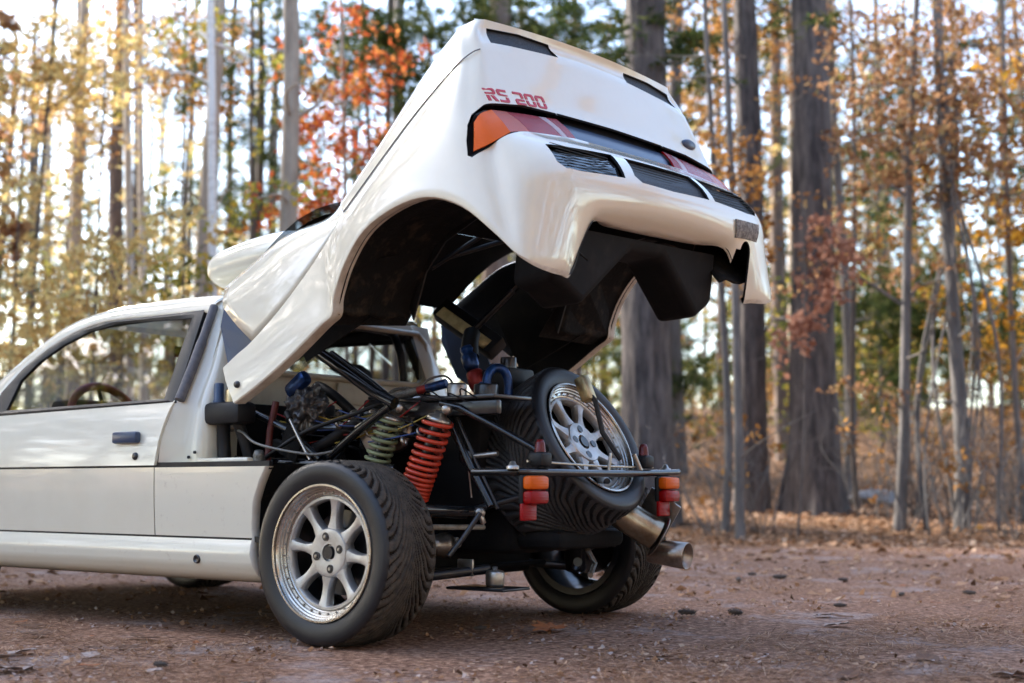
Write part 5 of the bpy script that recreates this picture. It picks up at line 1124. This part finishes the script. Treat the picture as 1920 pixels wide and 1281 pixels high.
# ------------------------------------------------------------------ litter on the ground
rs = np.random.RandomState(8); pts = []
for i in range(32000):
    d = 12.2 + abs(rs.normal()) * 9; u = rs.uniform(-.42, .46) if i < 22000 else rs.choice([-1, 1]) * rs.uniform(.42, .95); P = CAM + fw * d + rt * (u * d); pts.append((P.x, P.y, height(P.x, P.y) + .012 + rs.rand() * .03))
for i in range(2600):
    d = rs.uniform(6.5, 13); u = rs.uniform(-.40, .42); P = CAM + fw * d + rt * (u * d)
    if rs.rand() < .25 + .75 * smooth(8, 13, d): pts.append((P.x, P.y, height(P.x, P.y) + .010))
o = link(bpy.data.objects.new('leaf_litter', leaves_mesh('leaf_litter', pts, .040, 'leaf_litter', 9, flat=.80))); tag(o, 'brown fallen leaves covering the woodland floor and lot edge', 'leaves', kind='stuff')
n = 70000; d = 2.6 + 8.5 * rs.rand(n) ** 1.25; u = rs.uniform(-.42, .42, n); X = CAM.x + fw.x * d + rt.x * u * d; Y = CAM.y + fw.y * d + rt.y * u * d
keep = np.array([noise.noise(Vector((x * .9, y * .9, 7))) + .25 * noise.noise(Vector((x * 3, y * 3, 1))) > -.06 for x, y in zip(X, Y)]); X, Y = X[keep], Y[keep]; n = len(X)
an = rs.rand(n) * 6.28; L_ = rs.uniform(.025, .06, n); Z = .004 + rs.rand(n) * .006
A = np.stack([np.cos(an) * L_, np.sin(an) * L_, rs.normal(size=n) * .006], 1); Bq = np.stack([-np.sin(an), np.cos(an), np.zeros(n)], 1) * .0016
P0 = np.stack([X, Y, Z], 1); Vn = np.stack([P0 - A - Bq, P0 - A + Bq, P0 + A], 1).reshape(-1, 3)
me = bpy.data.meshes.new('pine_needles'); me.from_pydata(Vn.tolist(), [], [(3 * i, 3 * i + 1, 3 * i + 2) for i in range(n)]); me.update()
at = me.attributes.new('rnd', 'FLOAT', 'POINT'); at.data.foreach_set('value', np.repeat(rs.rand(n), 3)); me.materials.append(MATS['leaf_litter'])
o = link(bpy.data.objects.new('pine_needles', me)); tag(o, 'rust-brown pine needles scattered over the gravel', 'needles', kind='stuff')
n = 15000; d = 2.6 + 9.5 * rs.rand(n) ** 1.2; u = rs.uniform(-.42, .44, n); X = CAM.x + fw.x * d + rt.x * u * d; Y = CAM.y + fw.y * d + rt.y * u * d
keep = np.array([noise.noise(Vector((x * 1.4, y * 1.4, 17))) + .4 * noise.noise(Vector((x * 5, y * 5, 1))) > -.02 for x, y in zip(X, Y)]); X, Y = X[keep], Y[keep]
Pd = np.stack([X, Y, np.full(len(X), .006) + .004 * rs.rand(len(X))], 1); k = rs.rand(len(Pd))
for nm_, sel, sz_, m_, lb_ in (('leaf_crumbs', k < .72, .011, 'leaf_litter', 'crumbs of dead leaf and bark scattered over the gravel'), ('pale_chips', k >= .72, .009, 'leaf_litter_pale', 'pale chips of stone and leaf scattered over the gravel')):
    o = link(bpy.data.objects.new(nm_, leaves_mesh(nm_, Pd[sel], sz_, m_, 31, flat=.88, asp=.8))); tag(o, lb_, 'debris', kind='stuff')
# single leaves lying on the gravel
def leaf_outline(kind):
    if kind == 0: return [(0, -.5), (.10, -.36), (.26, -.30), (.20, -.14), (.42, -.04), (.26, .06), (.34, .24), (.14, .24), (.10, .40), (0, .56), (-.10, .40), (-.14, .24), (-.34, .24), (-.26, .06), (-.42, -.04), (-.20, -.14), (-.26, -.30), (-.10, -.36)]
    return [(0, -.5), (.14, -.30), (.22, -.05), (.18, .2), (.08, .40), (0, .55), (-.08, .40), (-.18, .2), (-.22, -.05), (-.14, -.30)]
def leaf_me(kind, seed, m):
    rg = random.Random(seed); ol = leaf_outline(kind); V = []; cu = rg.uniform(.15, .5)
    for x, y in ol + [(0, 0)]: V.append((x, y, cu * abs(x) ** 1.3 + rg.uniform(0, .10) + .25 * max(0, abs(y) - .2) * rg.uniform(0, 1)))
    k = len(ol); V += [(x, y, z - .012) for x, y, z in V]; F = [(i, (i + 1) % k, k) for i in range(k)] + [((i + 1) % k + k + 1, i + k + 1, 2 * k + 1) for i in range(k)] + [(i, i + k + 1, (i + 1) % k + k + 1, (i + 1) % k) for i in range(k)]
    me = bpy.data.meshes.new('fallen_leaf'); me.from_pydata(V, [], F); me.update(); me.materials.append(MATS[m]); return me
mat('leaf_dry_brown', (.20, .095, .045), .8, 0, (.10, .05, .03), 6); mat('leaf_dry_pale', (.44, .35, .31), .8, 0, (.30, .22, .18), 6); mat('leaf_dry_orange', (.42, .15, .05), .8, 0, (.28, .10, .04), 6)
LM = {(k, m): leaf_me(k, 3 * k + len(m), 'leaf_dry_' + m) for k in (0, 1) for m in ('brown', 'pale', 'orange')}
FIX = [(-0.565, -1.693, 1, 'pale', 0.14), (-0.278, -1.845, 0, 'pale', 0.16), (-0.636, -1.577, 0, 'pale', 0.12), (-0.189, -1.644, 1, 'orange', 0.075), (-1.344, -1.07, 1, 'brown', 0.12), (0.055, -1.591, 0, 'pale', 0.06), (-0.4, -1.483, 0, 'pale', 0.08), (-0.675, -1.064, 1, 'brown', 0.13), (0.32, 0.006, 0, 'orange', 0.17), (1.746, 0.036, 1, 'brown', 0.15), (0.884, 1.166, 0, 'pale', 0.11), (0.964, 1.17, 1, 'brown', 0.09), (2.077, -0.189, 0, 'pale', 0.14), (1.09, 0.836, 0, 'pale', 0.12), (1.067, -0.432, 1, 'brown', 0.13), (1.705, -0.473, 1, 'brown', 0.13), (-1.035, -1.253, 0, 'brown', 0.1), (-0.483, -1.278, 1, 'brown', 0.1)]

rg = random.Random(4)
for i in range(44):
    d = rg.uniform(3.6, 9.5); u = rg.uniform(-.38, .38); P = CAM + fw * d + rt * (u * d)
    if -2.6 < P.x < .75 and -.95 < P.y < .95: continue
    FIX.append((P.x, P.y, rg.choice((0, 1)), rg.choice(('brown', 'pale', 'brown', 'orange')), rg.uniform(.035, .07)))
LW = {'brown': 'dry brown', 'pale': 'bleached pale', 'orange': 'curled orange'}
for x, y, k, m, sz in FIX:
    o = link(bpy.data.objects.new('fallen_leaf', LM[(k, m)])); o.location = (x, y, height(x, y) + .006); o.scale = (sz, sz, sz * .8); o.rotation_euler = (rg.uniform(-.15, .15), rg.uniform(-.15, .15), rg.uniform(0, 6.28))
    tag(o, LW[m] + (' lobed oak leaf' if k == 0 else ' narrow leaf') + ' lying on the gravel', 'leaf', LW[m] + (' lobed' if k == 0 else ' narrow') + ' leaves on the gravel')
# pine cones: core with spiral scales
def cone_me():
    mb = MB()
    for i in range(46):
        t = i / 46; an = i * 2.39996; r = .30 * math.sin(math.pi * (.12 + .80 * t)) ** .8; x = -.5 + t; c = Vector((x, math.cos(an) * r, math.sin(an) * r)); o_ = Vector((.25, math.cos(an), math.sin(an))).normalized(); s_ = o_.cross(Vector((1, 0, 0))).normalized()
        tip = c + o_ * .06 + Vector((.06, 0, 0)); mb.add([c - s_ * .07, c + s_ * .07, tip + s_ * .06, tip - s_ * .06, c + Vector((.07, 0, 0))], [(0, 1, 2, 3), (0, 4, 1), (1, 4, 2), (2, 4, 3), (3, 4, 0)])
    mb.add(*lathe_vf([(.001, -.5), (.18, -.35), (.26, 0), (.16, .35), (.001, .5)], (0, 0, 0), (1, 0, 0), 10))
    o = mb.build('pine_cone', 'bark_dark', smooth=False); me = o.data; bpy.data.objects.remove(o); return me
CM = cone_me()
for x, y in [(0.788, 1.541), (0.582, 0.969), (0.42, 0.845), (-0.522, 3.239), (-0.283, 3.12), (-0.365, 2.775), (0.995, 2.605), (0.765, 2.305), (0.1, 3.129), (0.135, -0.176), (0.027, -1.55)]:
    o = link(bpy.data.objects.new('pine_cone', CM)); L_ = rg.uniform(.05, .085); o.scale = (L_, L_ * .55, L_ * .55); o.location = (x, y, .02); o.rotation_euler = (0, 0, rg.uniform(0, 3.14))
    tag(o, 'dark pine cone lying on the gravel lot', 'pine cone', 'pine cones on the gravel lot')
# grey boulder in the leaves
bm = bmesh.new(); bmesh.ops.create_icosphere(bm, subdivisions=3, radius=1)
for v in bm.verts: v.co = Vector((v.co.x * .38, v.co.y * .26, v.co.z * .14)) * (1 + .25 * noise.noise(v.co * 1.3) + .08 * noise.noise(v.co * 4))
me = bpy.data.meshes.new('boulder'); bm.to_mesh(me); bm.free(); me.materials.append(MATS['stone']); o = link(bpy.data.objects.new('boulder', me)); P = CAM + fw * 17.2 + rt * (17.2 * .265); o.location = (P.x, P.y, height(P.x, P.y) + .04); o.rotation_euler = (0, 0, .8)
tag(o, 'flat grey boulder in the leaves behind the leaning beech', 'rock')
